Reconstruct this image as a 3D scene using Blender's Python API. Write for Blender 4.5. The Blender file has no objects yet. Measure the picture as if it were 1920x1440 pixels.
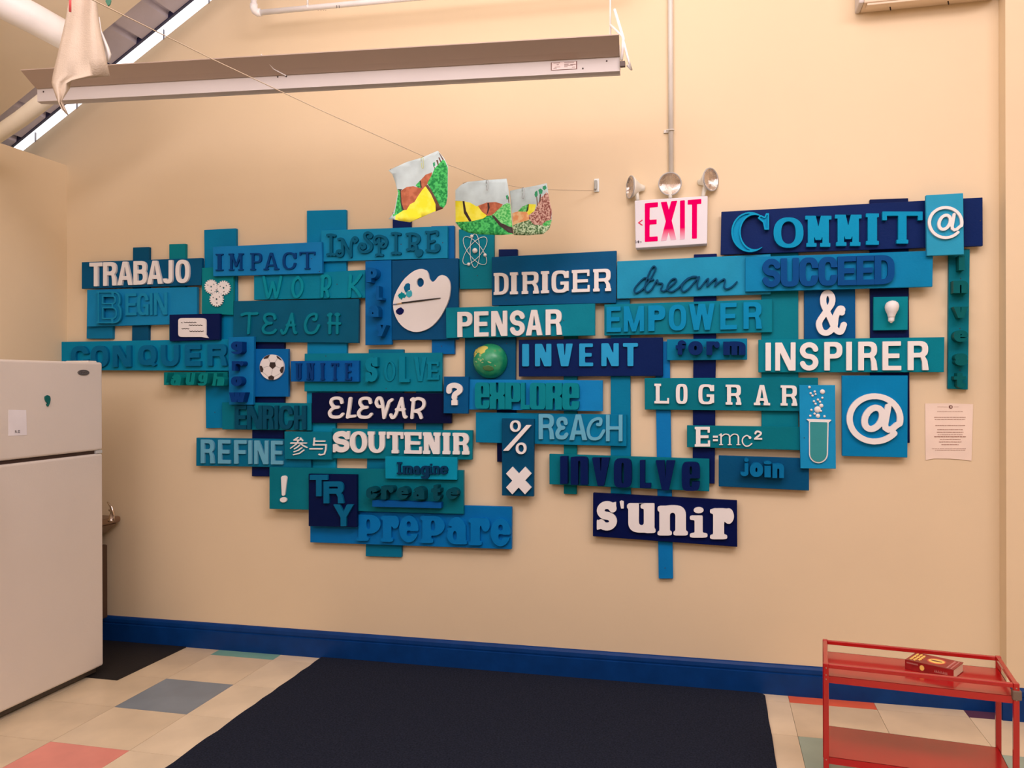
import bpy, bmesh, math, random
import numpy as np
from mathutils import Vector, Matrix
from mathutils.geometry import delaunay_2d_cdt
random.seed(7)
SC = bpy.context.scene
COL = SC.collection

# ---------------------------------------------------------------- camera
FPX, YAW, PITCH, ROLL = 1561.6, -0.235757, 0.00176635, -0.003081
CAMP = np.array([0.0, -3.351, 1.1988])
def _rot():
    cy, sy = math.cos(YAW), math.sin(YAW)
    rz = np.array([[cy, -sy, 0], [sy, cy, 0], [0, 0, 1]])
    b = np.array([[1, 0, 0], [0, 0, -1], [0, 1, 0.]])
    cp, sp = math.cos(PITCH), math.sin(PITCH)
    rx = np.array([[1, 0, 0], [0, cp, -sp], [0, sp, cp]])
    cr, sr = math.cos(ROLL), math.sin(ROLL)
    rr = np.array([[cr, -sr, 0], [sr, cr, 0], [0, 0, 1]])
    return rr @ rx @ b @ rz
ROT = _rot()
cam = bpy.data.objects.new('camera', bpy.data.cameras.new('camera'))
COL.objects.link(cam)
m3 = np.array([ROT[0], -ROT[1], -ROT[2]]).T
mw = Matrix([[*m3[0], CAMP[0]], [*m3[1], CAMP[1]], [*m3[2], CAMP[2]], [0, 0, 0, 1]])
cam.matrix_world = mw
cam.data.sensor_width = 36.0
cam.data.lens = FPX / 1920 * 36
cam.data.clip_start = 0.05
SC.camera = cam

# ---------------------------------------------------------------- world, lights, exposure
SC.view_settings.view_transform = 'Standard'
SC.view_settings.look = 'None'
SC.view_settings.gamma = 1.0
SC.view_settings.exposure = -0.12
SC.view_settings.use_curve_mapping = False
W = bpy.data.worlds.new('daylight'); SC.world = W; W.use_nodes = True
bg = W.node_tree.nodes['Background']
bg.inputs[0].default_value = (0.93, 0.95, 1.0, 1); bg.inputs[1].default_value = 2.2

def area(name, loc, target, sx, sy, power, color):
    l = bpy.data.lights.new(name, 'AREA'); l.shape = 'RECTANGLE'; l.size = sx; l.size_y = sy
    l.energy = power; l.color = color
    o = bpy.data.objects.new(name, l); COL.objects.link(o); o.location = loc
    d = Vector(target) - Vector(loc); o.rotation_euler = d.to_track_quat('-Z', 'Y').to_euler()
    return o
WARM = (1.0, 0.85, 0.87)  # unseen area lights added in place of uplight bounced off the ceiling
area('added_fill_light', (-1.0, -2.2, 3.3), (-1.6, 0.0, 1.7), 3.4, 1.6, 66, WARM)
area('added_fill_light', (1.6, -2.9, 3.6), (1.1, 0.0, 0.6), 2.2, 0.8, 58, WARM)
area('added_fill_light', (-2.0, -4.3, 3.0), (-0.3, 0.0, 1.4), 3.0, 1.6, 72, WARM)
area('added_fill_light', (0.8, -5.6, 3.0), (0.6, -1.0, 0.2), 3.0, 1.0, 18, WARM)

# ---------------------------------------------------------------- pixel helpers: a photo point put on a plane of the room
def ray(x, y):
    return ROT.T @ np.array([(x - 960) / FPX, (y - 720) / FPX, 1.0])
def PY(x, y, Y=0.0):
    r = ray(x, y); return CAMP + r * ((Y - CAMP[1]) / r[1])
def PZ(x, y, Z=0.0):
    r = ray(x, y); return CAMP + r * ((Z - CAMP[2]) / r[2])
def PX(x, y, X=0.0):
    r = ray(x, y); return CAMP + r * ((X - CAMP[0]) / r[0])

# ---------------------------------------------------------------- materials
def s2l(c):
    return tuple(((v / 255) / 12.92 if v / 255 <= 0.04045 else ((v / 255 + 0.055) / 1.055) ** 2.4) for v in c)
LW = s2l((222, 196, 181))
def col(c, k=1.0):
    """paint colour from the colour seen under the room's warm light"""
    l = s2l(c)
    return tuple(min(0.93, max(0.002, k * 0.84 * a / b)) for a, b in zip(l, LW))
MATS = {}
def mat(key, c=None, rough=0.5, metal=0.0, raw=None, bump=0.0, bscale=80.0, var=0.04, vscale=6.0, spec=0.5, emis=None, estr=0.0, coat=0.0):
    if key in MATS: return MATS[key]
    m = bpy.data.materials.new(key); m.use_nodes = True
    nt = m.node_tree; bs = nt.nodes['Principled BSDF']
    rgb = raw if raw else col(c)
    bs.inputs['Roughness'].default_value = rough
    bs.inputs['Metallic'].default_value = metal
    bs.inputs['Specular IOR Level'].default_value = spec
    bs.inputs['Coat Weight'].default_value = coat
    tc = nt.nodes.new('ShaderNodeTexCoord')
    if var > 0:
        nz = nt.nodes.new('ShaderNodeTexNoise'); nz.inputs['Scale'].default_value = vscale; nz.inputs['Detail'].default_value = 5
        nt.links.new(tc.outputs['Object'], nz.inputs['Vector'])
        rp = nt.nodes.new('ShaderNodeValToRGB')
        rp.color_ramp.elements[0].position = 0.3; rp.color_ramp.elements[1].position = 0.7
        rp.color_ramp.elements[0].color = (*[v * (1 - var * 2) for v in rgb], 1)
        rp.color_ramp.elements[1].color = (*[min(1, v * (1 + var * 2)) for v in rgb], 1)
        nt.links.new(nz.outputs['Fac'], rp.inputs['Fac']); nt.links.new(rp.outputs['Color'], bs.inputs['Base Color'])
    else:
        bs.inputs['Base Color'].default_value = (*rgb, 1)
    if bump > 0:
        n2 = nt.nodes.new('ShaderNodeTexNoise'); n2.inputs['Scale'].default_value = bscale; n2.inputs['Detail'].default_value = 4
        nt.links.new(tc.outputs['Object'], n2.inputs['Vector'])
        bp = nt.nodes.new('ShaderNodeBump'); bp.inputs['Strength'].default_value = bump; bp.inputs['Distance'].default_value = 0.004
        nt.links.new(n2.outputs['Fac'], bp.inputs['Height']); nt.links.new(bp.outputs['Normal'], bs.inputs['Normal'])
    if emis:
        bs.inputs['Emission Color'].default_value = (*emis, 1); bs.inputs['Emission Strength'].default_value = estr
    MATS[key] = m
    return m
def paint(c, rough=0.5):
    k = min(1.0, max(0.56, 0.68 + (c[1] - 45) / 75 * 0.32))
    gk = .84 if c[1] >= 110 and c[2] < c[1] + 20 else .98
    rk = .45 if c[0] > c[1] * .5 and c[1] < 60 else 1.0
    return mat('paint_%d_%d_%d' % c, (c[0] * k * rk, c[1] * k * gk, c[2] * k * .90), rough=rough, var=0.035, vscale=9, bump=0.12, bscale=140, spec=0.07)
WHITE = mat('white_foam_board', (222, 196, 181), rough=0.6, var=0.015, spec=0.2)

# ---------------------------------------------------------------- object helpers
def tag(o, label=None, cat=None, group=None, kind=None):
    if label: o['label'] = label
    if cat: o['category'] = cat
    if group: o['group'] = group
    if kind: o['kind'] = kind
    return o
def empty(name, loc, label=None, cat=None, group=None):
    o = bpy.data.objects.new(name, None); COL.objects.link(o); o.location = loc
    o.empty_display_size = 0.05
    return tag(o, label, cat, group)
def meshobj(name, verts, faces, m, parent=None, smooth=False, loc=None):
    """verts in world space; the mesh is stored relative to its own origin"""
    v = np.array(verts, float)
    org = np.array(loc if loc is not None else [v[:, 0].mean(), v[:, 1].mean(), v[:, 2].min()], float)
    me = bpy.data.meshes.new(name); me.from_pydata([tuple(p) for p in v - org], [], faces); me.validate(); me.update()
    bm = bmesh.new(); bm.from_mesh(me); bmesh.ops.recalc_face_normals(bm, faces=bm.faces)
    bm.to_mesh(me); bm.free()
    ms = m if isinstance(m, (list, tuple)) else [m]
    for q in ms: me.materials.append(q)
    if smooth:
        for p in me.polygons: p.use_smooth = True
    o = bpy.data.objects.new(name, me); COL.objects.link(o)
    if parent is not None:
        o.parent = parent; o.location = org - np.array(world_loc(parent))
    else:
        o.location = org
    return o
def world_loc(o):
    p = np.array(o.location)
    while o.parent is not None:
        o = o.parent; p = p + np.array(o.location)
    return p
class MB:
    def __init__(s): s.v = []; s.f = []; s.mi = []
    def add(s, v, f, mi=0):
        n = len(s.v); s.v += [tuple(map(float, p)) for p in v]; s.f += [tuple(i + n for i in q) for q in f]; s.mi += [mi] * len(f)
        return s
    def box(s, a, b, mi=0):
        x0, y0, z0 = a; x1, y1, z1 = b
        return s.hexa([(x0, y0, z0), (x1, y0, z0), (x1, y1, z0), (x0, y1, z0), (x0, y0, z1), (x1, y0, z1), (x1, y1, z1), (x0, y1, z1)], mi)
    def hexa(s, v, mi=0):
        return s.add(v, [(0, 3, 2, 1), (4, 5, 6, 7), (0, 1, 5, 4), (1, 2, 6, 5), (2, 3, 7, 6), (3, 0, 4, 7)], mi)
    def tube(s, pts, r, n=8, mi=0, caps=True, closed=False):
        P = [np.array(p, float) for p in pts]; k = len(P)
        rr = r if isinstance(r, (list, tuple)) else [r] * k
        t0 = P[1] - P[0]; t0 /= np.linalg.norm(t0)
        up = np.array([0, 0, 1.]) if abs(t0[2]) < 0.9 else np.array([1., 0, 0])
        base = len(s.v); nrm = np.cross(t0, up); nrm /= np.linalg.norm(nrm)
        for i in range(k):
            if closed: t = P[(i + 1) % k] - P[i - 1]
            else: t = P[min(i + 1, k - 1)] - P[max(i - 1, 0)]
            t = t / (np.linalg.norm(t) + 1e-12)
            nrm = nrm - t * (nrm @ t); nrm /= np.linalg.norm(nrm) + 1e-12
            b = np.cross(t, nrm)
            for j in range(n):
                a = 2 * math.pi * j / n
                s.v.append(tuple(P[i] + rr[i] * (math.cos(a) * nrm + math.sin(a) * b)))
        for i in range(k if closed else k - 1):
            i2 = (i + 1) % k
            for j in range(n):
                j2 = (j + 1) % n
                s.f.append((base + i * n + j, base + i * n + j2, base + i2 * n + j2, base + i2 * n + j)); s.mi.append(mi)
        if caps and not closed:
            s.f.append(tuple(base + j for j in range(n))[::-1]); s.f.append(tuple(base + (k - 1) * n + j for j in range(n))); s.mi += [mi, mi]
        return s
    def lathe(s, prof, org, axis=(0, 0, 1), n=24, mi=0, sx=1.0, caps=True):
        """prof: (radius, height) along axis"""
        a = np.array(axis, float); a /= np.linalg.norm(a)
        u = np.cross(a, [0, 0, 1.0]) if abs(a[2]) < 0.9 else np.array([1., 0, 0])
        u /= np.linalg.norm(u); w = np.cross(a, u); o = np.array(org, float); base = len(s.v)
        for r, h in prof:
            for j in range(n):
                t = 2 * math.pi * j / n
                s.v.append(tuple(o + a * h + max(r, 1e-5) * (math.cos(t) * u * sx + math.sin(t) * w)))
        for i in range(len(prof) - 1):
            for j in range(n):
                j2 = (j + 1) % n
                s.f.append((base + i * n + j, base + i * n + j2, base + (i + 1) * n + j2, base + (i + 1) * n + j)); s.mi.append(mi)
        if caps: s.f.append(tuple(base + j for j in range(n))[::-1]); s.f.append(tuple(base + (len(prof) - 1) * n + j for j in range(n))); s.mi += [mi, mi]
        return s
    def build(s, name, m, parent=None, smooth=False, bevel=0.0, seg=2, loc=None):
        o = meshobj(name, s.v, s.f, m, parent, smooth, loc)
        if len(set(s.mi)) > 1:
            for p, i in zip(o.data.polygons, s.mi): p.material_index = i
        if bevel > 0:
            md = o.modifiers.new('bevel', 'BEVEL'); md.width = bevel; md.segments = seg; md.limit_method = 'ANGLE'; md.angle_limit = math.radians(40)
        return o

# ---------------------------------------------------------------- signed-distance glyphs
class G:
    def __init__(s, W, res=60, pad=0.16):
        s.W = W; s.h = 1.0 / res
        s.xs = np.arange(-pad, W + pad + s.h, s.h); s.ys = np.arange(-pad, 1 + pad + s.h, s.h)
        s.X, s.Y = np.meshgrid(s.xs, s.ys); s.F = np.full(s.X.shape, 9.0)
    def bx(s, x0, y0, x1, y1):
        dx = np.maximum(x0 - s.X, s.X - x1); dy = np.maximum(y0 - s.Y, s.Y - y1)
        return np.where((dx > 0) & (dy > 0), np.hypot(dx, dy), np.maximum(dx, dy))
    def el(s, x0, y0, x1, y1, n=2.0):
        cx, cy, rx, ry = (x0 + x1) / 2, (y0 + y1) / 2, max((x1 - x0) / 2, 1e-3), max((y1 - y0) / 2, 1e-3)
        return (((np.abs(s.X - cx) / rx) ** n + (np.abs(s.Y - cy) / ry) ** n) ** (1 / n) - 1) * min(rx, ry)
    def pl(s, pts):
        n = len(pts); d = np.full(s.X.shape, 9.0); ins = np.zeros(s.X.shape, bool)
        for i in range(n):
            ax, ay = pts[i]; bx_, by = pts[(i + 1) % n]
            ex, ey = bx_ - ax, by - ay; L = ex * ex + ey * ey + 1e-12
            t = np.clip(((s.X - ax) * ex + (s.Y - ay) * ey) / L, 0, 1)
            d = np.minimum(d, np.hypot(s.X - ax - t * ex, s.Y - ay - t * ey))
            c = ((ay > s.Y) != (by > s.Y)) & (s.X < ex * (s.Y - ay) / (ey if abs(ey) > 1e-12 else 1e-12) + ax)
            ins ^= c
        return np.where(ins, -d, d)
    def st(s, pts, r, r1=None, sm=0):
        if sm: pts = catmull(pts, sm)
        n = len(pts); d = np.full(s.X.shape, 9.0)
        if callable(r): rr = [r(i / (n - 1)) for i in range(n)]
        else: rr = [r + ((r if r1 is None else r1) - r) * i / max(1, n - 1) for i in range(n)]
        for i in range(n - 1):
            ax, ay = pts[i]; ex, ey = pts[i + 1][0] - ax, pts[i + 1][1] - ay; L = ex * ex + ey * ey + 1e-12
            t = np.clip(((s.X - ax) * ex + (s.Y - ay) * ey) / L, 0, 1)
            d = np.minimum(d, np.hypot(s.X - ax - t * ex, s.Y - ay - t * ey) - (rr[i] + (rr[i + 1] - rr[i]) * t))
        return d
    def A(s, f): s.F = np.minimum(s.F, f); return s
    def S(s, f): s.F = np.maximum(s.F, -f); return s
    def blur(s, k):
        for _ in range(k):
            p = np.pad(s.F, 1, mode='edge')
            s.F = (p[:-2, 1:-1] + p[2:, 1:-1] + p[1:-1, :-2] + p[1:-1, 2:] + 4 * p[1:-1, 1:-1]) / 8
        return s
def catmull(pts, n=6):
    P = [pts[0]] + list(pts) + [pts[-1]]; out = []
    for i in range(1, len(P) - 2):
        a, b, c, d = [np.array(q, float) for q in P[i - 1:i + 3]]
        for k in range(n):
            t = k / n
            out.append(tuple(0.5 * ((2 * b) + (c - a) * t + (2 * a - 5 * b + 4 * c - d) * t * t + (3 * b - a - 3 * c + d) * t ** 3)))
    out.append(tuple(pts[-1])); return out
def contours(F, xs, ys):
    """closed loops where F crosses zero"""
    F = F.copy(); F[0, :] = F[-1, :] = np.maximum(F[0, :], 1e-3)[0]; F[:, 0] = np.maximum(F[:, 0], 1e-3); F[:, -1] = np.maximum(F[:, -1], 1e-3)
    F[0, :] = 1e-2; F[-1, :] = 1e-2
    F[np.abs(F) < 1e-7] = 1e-7
    I = F < 0; ny, nx = F.shape
    c = I[:-1, :-1].astype(int) + 2 * I[:-1, 1:] + 4 * I[1:, 1:] + 8 * I[1:, :-1]
    pts = {}; nxt = {}
    def ev(i, j, d):
        k = (i, j, d)
        if k not in pts:
            if d == 0: a, b = F[i, j], F[i, j + 1]; t = a / (a - b); pts[k] = (xs[j] + t * (xs[j + 1] - xs[j]), ys[i])
            else: a, b = F[i, j], F[i + 1, j]; t = a / (a - b); pts[k] = (xs[j], ys[i] + t * (ys[i + 1] - ys[i]))
        return k
    T = {1: [(3, 0)], 2: [(0, 1)], 3: [(3, 1)], 4: [(1, 2)], 5: [(3, 0), (1, 2)], 6: [(0, 2)], 7: [(3, 2)], 8: [(2, 3)], 9: [(2, 0)],
         10: [(0, 1), (2, 3)], 11: [(2, 1)], 12: [(1, 3)], 13: [(1, 0)], 14: [(0, 3)]}
    for i, j in zip(*np.nonzero((c > 0) & (c < 15))):
        E = [(i, j, 0), (i, j + 1, 1), (i + 1, j, 0), (i, j, 1)]
        for a, b in T[int(c[i, j])]:
            nxt[ev(*E[a])] = ev(*E[b])
    loops = []
    while nxt:
        k0, k = nxt.popitem(); L = [k0]
        while k != k0 and k in nxt:
            L.append(k); k = nxt.pop(k)
        loops.append(np.array([pts[q] for q in L]))
    return [L for L in loops if len(L) > 5]
def rdp(P, eps):
    n = len(P)
    far = int(np.argmax(np.hypot(*(P - P[0]).T)))
    keep = {0, far}
    def rec(a, b):
        idx = [(q % n) for q in range(a, b + 1)]
        if len(idx) < 3: return
        Q = P[idx]; u = Q[-1] - Q[0]; L = np.hypot(*u)
        if L < 1e-9: d = np.hypot(*(Q - Q[0]).T)
        else: d = np.abs((Q[:, 0] - Q[0, 0]) * u[1] - (Q[:, 1] - Q[0, 1]) * u[0]) / L
        k = int(np.argmax(d))
        if d[k] > eps: keep.add((a + k) % n); rec(a, a + k); rec(a + k, b)
    rec(0, far); rec(far, n)
    K = sorted(keep)
    return P[K]
def sample(F, xs, ys, x, y):
    j = min(max(int((x - xs[0]) / (xs[1] - xs[0])), 0), len(xs) - 2); i = min(max(int((y - ys[0]) / (ys[1] - ys[0])), 0), len(ys) - 2)
    tx = (x - xs[j]) / (xs[1] - xs[0]); ty = (y - ys[i]) / (ys[1] - ys[0])
    return (F[i, j] * (1 - tx) + F[i, j + 1] * tx) * (1 - ty) + (F[i + 1, j] * (1 - tx) + F[i + 1, j + 1] * tx) * ty
def field_mesh(F, xs, ys, quad, Yb, Yf, name, m, parent, norm=True, eps=0.16, bbox=None, bev=0.0):
    """field -> solid between Y=-Yb and Y=-Yf, its bounding box mapped on the quad (tl,tr,br,bl) given in world x,z"""
    loops = [rdp(L, eps * (xs[1] - xs[0])) for L in contours(F, xs, ys)]
    loops = [L for L in loops if len(L) >= 3]
    if not loops: return None
    A = np.vstack(loops)
    if bbox is None:
        bbox = (A[:, 0].min(), A[:, 1].min(), A[:, 0].max(), A[:, 1].max())
    x0, y0, x1, y1 = bbox
    edges = []; b = 0
    for L in loops:
        k = len(L); edges += [(b + i, b + (i + 1) % k) for i in range(k)]; b += k
    vs, es, fs, ov, oe, of = delaunay_2d_cdt([Vector(p) for p in A], edges, [], 0, 1e-7)
    tris = []
    for f in fs:
        c = sum((vs[i] for i in f), Vector((0, 0))) / len(f)
        if sample(F, xs, ys, c.x, c.y) < 0: tris.append(list(f))
    V2 = np.array([[v.x, v.y] for v in vs])
    tl, tr, br, bl = [np.array(q, float) for q in quad]
    def mp(p):
        u = (p[0] - x0) / (x1 - x0); v = (p[1] - y0) / (y1 - y0)
        return (bl * (1 - u) + br * u) * (1 - v) + (tl * (1 - u) + tr * u) * v
    Q = np.array([mp(p) for p in V2]); n = len(Q)
    verts = [(q[0], -Yf, q[1]) for q in Q] + [(q[0], -Yb, q[1]) for q in Q]
    cnt = {}
    for t in tris:
        for i in range(3):
            a, c = t[i], t[(i + 1) % 3]; cnt[(a, c)] = 1
    faces = [tuple(t) for t in tris] + [tuple(i + n for i in t[::-1]) for t in tris]
    for (a, c) in cnt:
        if (c, a) not in cnt: faces.append((c, a, a + n, c + n))
    return meshobj(name, verts, faces, m, parent)

def caps(ch, W, t, h=None, se=0.0, sh=0.13, n=2.6, res=60):
    g = G(W, res); h = h or t * 0.86; m = se; B = g.bx; X0, X1 = 0.0, W
    def foot(xc, y=0):
        if se: g.A(B(xc - t / 2 - se, 0 if y == 0 else 1 - sh, xc + t / 2 + se, sh if y == 0 else 1))
    def D(x0, y0, x1, y1, k=1.0):
        r = min((y1 - y0) / 2, (x1 - x0) * 0.9); xm = x1 - r
        return np.minimum(g.bx(x0, y0, xm, y1), np.maximum(g.el(2 * xm - x1, y0, x1, y1, n), xm - 0.01 - g.X))
    def Dr(x0, y0, x1, y1):
        return np.maximum(D(x0, y0, x1, y1), -D(x0 + t, y0 + h, x1 - t, y1 - h))
    if ch in 'EFLT' or ch in 'IHNMUVWXYAK':
        pass
    if ch == 'T':
        g.A(B(W / 2 - t / 2, 0, W / 2 + t / 2, 1)).A(B(0, 1 - h, W, 1)); foot(W / 2)
        if se: g.A(B(0, 1 - h * 2.1, t * 0.55, 1)).A(B(W - t * 0.55, 1 - h * 2.1, W, 1))
    elif ch == 'I': g.A(B(W / 2 - t / 2 if se else 0, 0, W / 2 + t / 2 if se else W, 1)); foot(W / 2); foot(W / 2, 1)
    elif ch in 'EFL':
        g.A(B(m, 0, m + t, 1)); foot(m + t / 2); 
        if ch == 'L': foot(m + t / 2, 1)
        if ch in 'EL': g.A(B(m, 0, W, h))
        if ch in 'EF': g.A(B(m, 1 - h, W * 0.98, 1)).A(B(m, 0.5 - h / 2, W * 0.9, 0.5 + h / 2))
        if se:
            g.A(B(0, 0, t + se, min(sh, h))).A(B(0, 1 - min(sh, h), t + se, 1))
            if ch in 'EL': g.A(B(W - t * 0.5, 0, W, h * 2.2))
            if ch in 'EF': g.A(B(W * 0.98 - t * 0.5, 1 - h * 2.1, W * 0.98, 1))
    elif ch == 'H': g.A(B(m, 0, m + t, 1)).A(B(W - m - t, 0, W - m, 1)).A(B(m, .5 - h / 2, W - m, .5 + h / 2)); [foot(a, b) for a in (m + t / 2, W - m - t / 2) for b in (0, 1)]
    elif ch == 'N':
        g.A(B(m, 0, m + t * .9, 1)).A(B(W - m - t * .9, 0, W - m, 1)).A(g.pl([(m, 1), (m + t * 1.25, 1), (W - m, 0), (W - m - t * 1.25, 0)]))
        foot(m + t / 2); foot(m + t / 2, 1); foot(W - m - t / 2, 1)
    elif ch == 'M':
        v = 0.0 if not se else 0.22
        g.A(B(m, 0, m + t * .88, 1)).A(B(W - m - t * .88, 0, W - m, 1))
        g.A(g.pl([(m, 1), (m + t * 1.1, 1), (W / 2 + t * .4, v), (W / 2 - t * .4, v)])).A(g.pl([(W - m, 1), (W - m - t * 1.1, 1), (W / 2 - t * .4, v), (W / 2 + t * .4, v)]))
        foot(m + t / 2); foot(W - m - t / 2); foot(m + t * .35, 1); foot(W - m - t * .35, 1)
    elif ch in 'AV':
        y = (lambda v: v) if ch == 'A' else (lambda v: 1 - v)
        a = t * 0.58; q0 = m * 0.5
        out = g.pl([(q0, y(0)), (W / 2 - a, y(1)), (W / 2 + a, y(1)), (W - q0, y(0))])
        inn = g.pl([(q0 + t * 1.08, y(-0.001)), (W / 2, y(1 - t * 0.95)), (W - q0 - t * 1.08, y(-.001))]) if True else None
        inn = g.pl([(q0 + t * 1.1 - .35 * (W / 2 - a - q0), y(-.35)), (q0 + t * 1.1, y(0)), (W / 2, y(1 - t * .95)), (W - q0 - t * 1.1, y(0)), (W - q0 - t * 1.1 + .35 * (W / 2 - a - q0), y(-.35))])
        f = np.maximum(out, -inn)
        if ch == 'A': f = np.minimum(f, np.maximum(out, B(0, .22, W, .22 + h)))
        g.A(f)
        if se:
            yy = 0 if ch == 'A' else 1
            foot(q0 + t * .55, yy); foot(W - q0 - t * .55, yy)
    elif ch == 'W':
        hw = W / 2 + t * .35
        for x0 in (0, W - hw):
            c = x0 + hw / 2
            g.A(g.pl([(x0, 1), (x0 + t * 1.0, 1), (c + t * .5, 0), (c - t * .5, 0)])).A(g.pl([(x0 + hw, 1), (x0 + hw - t * 1.0, 1), (c - t * .5, 0), (c + t * .5, 0)]))
    elif ch == 'X': g.A(g.pl([(0, 1), (t * 1.2, 1), (W, 0), (W - t * 1.2, 0)])).A(g.pl([(W, 1), (W - t * 1.2, 1), (0, 0), (t * 1.2, 0)]))
    elif ch == 'Y': g.A(B(W / 2 - t / 2, 0, W / 2 + t / 2, .5)).A(g.pl([(0, 1), (t * 1.2, 1), (W / 2 + t / 2, .4), (W / 2 - t / 2, .4)])).A(g.pl([(W, 1), (W - t * 1.2, 1), (W / 2 - t / 2, .4), (W / 2 + t / 2, .4)]))
    elif ch == 'K': g.A(B(m, 0, m + t, 1)).A(g.pl([(W - t * 1.3, 1), (W, 1), (t * 1.1, .32), (t * .9, .55)])).A(g.pl([(W - t * 1.3, 0), (W, 0), (W * .5, .7), (W * .38, .48)]))
    elif ch == 'U':
        r = min(0.5, (W - 2 * m) / 2 * 1.05)
        out = np.minimum(B(m, r, W - m, 1), np.maximum(g.el(m, 0, W - m, 2 * r, n), g.Y - r - .01))
        inn = np.minimum(B(m + t, r, W - m - t, 1.3), np.maximum(g.el(m + t, h, W - m - t, 2 * r - h, n), g.Y - r - .01))
        g.A(np.maximum(out, -inn)); foot(m + t / 2, 1); foot(W - m - t / 2, 1)
    elif ch == 'J':
        r = W / 2
        out = np.minimum(B(W - t, r, W, 1), np.maximum(g.el(0, 0, W, 2 * r, n), g.Y - r - .01))
        inn = np.maximum(g.el(t, h, W - t, 2 * r - h, n), g.Y - r - .02)
        g.A(np.maximum(out, -inn)).S(B(-.1, r * .9, t + (W - 2 * t) + 0.0 * t, 1.2) if False else B(-.2, r * .95, W - t, 1.3))
    elif ch in 'OQ':
        g.A(np.maximum(g.el(0, 0, W, 1, n), -g.el(t, h, W - t, 1 - h, n)))
        if ch == 'Q': g.A(g.pl([(W * .45, .28), (W * .62, .34), (W, .02), (W * .84, -.06)]))
    elif ch in 'CG':
        g.A(np.maximum(g.el(0, 0, W, 1, n), -g.el(t, h, W - t, 1 - h, n)))
        if ch == 'C': g.S(B(W * .5, .37, W + .2, .63)); 
        if ch == 'C' and se: g.A(B(W - t * .55, .63, W, 1 - .04))
        if ch == 'G':
            g.S(B(W * .5, .46, W + .2, .66)).A(B(W * .52, .5 - h, W, .5)).A(B(W - t * .95, .0 if not se else .08, W, .5))
            if se: g.A(B(W - t * .5, .66, W, .97))
    elif ch == 'D': g.A(Dr(m, 0, W, 1)); 
    elif ch == 'P': g.A(B(m, 0, m + t, 1)).A(Dr(m, .42, W, 1)); foot(m + t / 2)
    elif ch == 'B': g.A(Dr(m, .47, W * .96, 1)).A(Dr(m, 0, W, .47 + h)); 
    elif ch == 'R':
        g.A(B(m, 0, m + t, 1)).A(Dr(m, .44, W * .97, 1))
        g.A(g.pl([(W * .42, .44 + h), (W * .72, .44 + h), (W * .93, .33), (W, 0), (W - t * 1.1, 0), (W - t * 1.15, .3), (W * .62, .44), (W * .42, .44)])); foot(m + t / 2)
        if se: g.A(B(W - t * 1.4, 0, W, sh))
    elif ch == 'S':
        r = t / 2 * .98; ry = (.5 - r) / 2; rx = W / 2 - r; P = []
        for a in np.linspace(math.radians(12), math.radians(268), 22): P.append((W / 2 + rx * math.cos(a) * 1.0, .5 + ry + ry * math.sin(a)))
        for a in np.linspace(math.radians(88), math.radians(-168), 22): P.append((W / 2 + rx * math.cos(a), .5 - ry + ry * math.sin(a)))
        g.A(g.st(P, r))
        g.S(B(W * .5, .52, W + .2, .5 + ry * 1.0)).S(B(-.2, .5 - ry * 1.0, W * .5, .48)) if False else None
        if se: g.A(B(W - t * .55, .62, W, 1)).A(B(0, 0, t * .55, .38))
    if se and ch in 'DPBR': g.A(B(0, 0, m + t, sh)).A(B(0, 1 - sh, m + t, 1))
    return g

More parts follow.
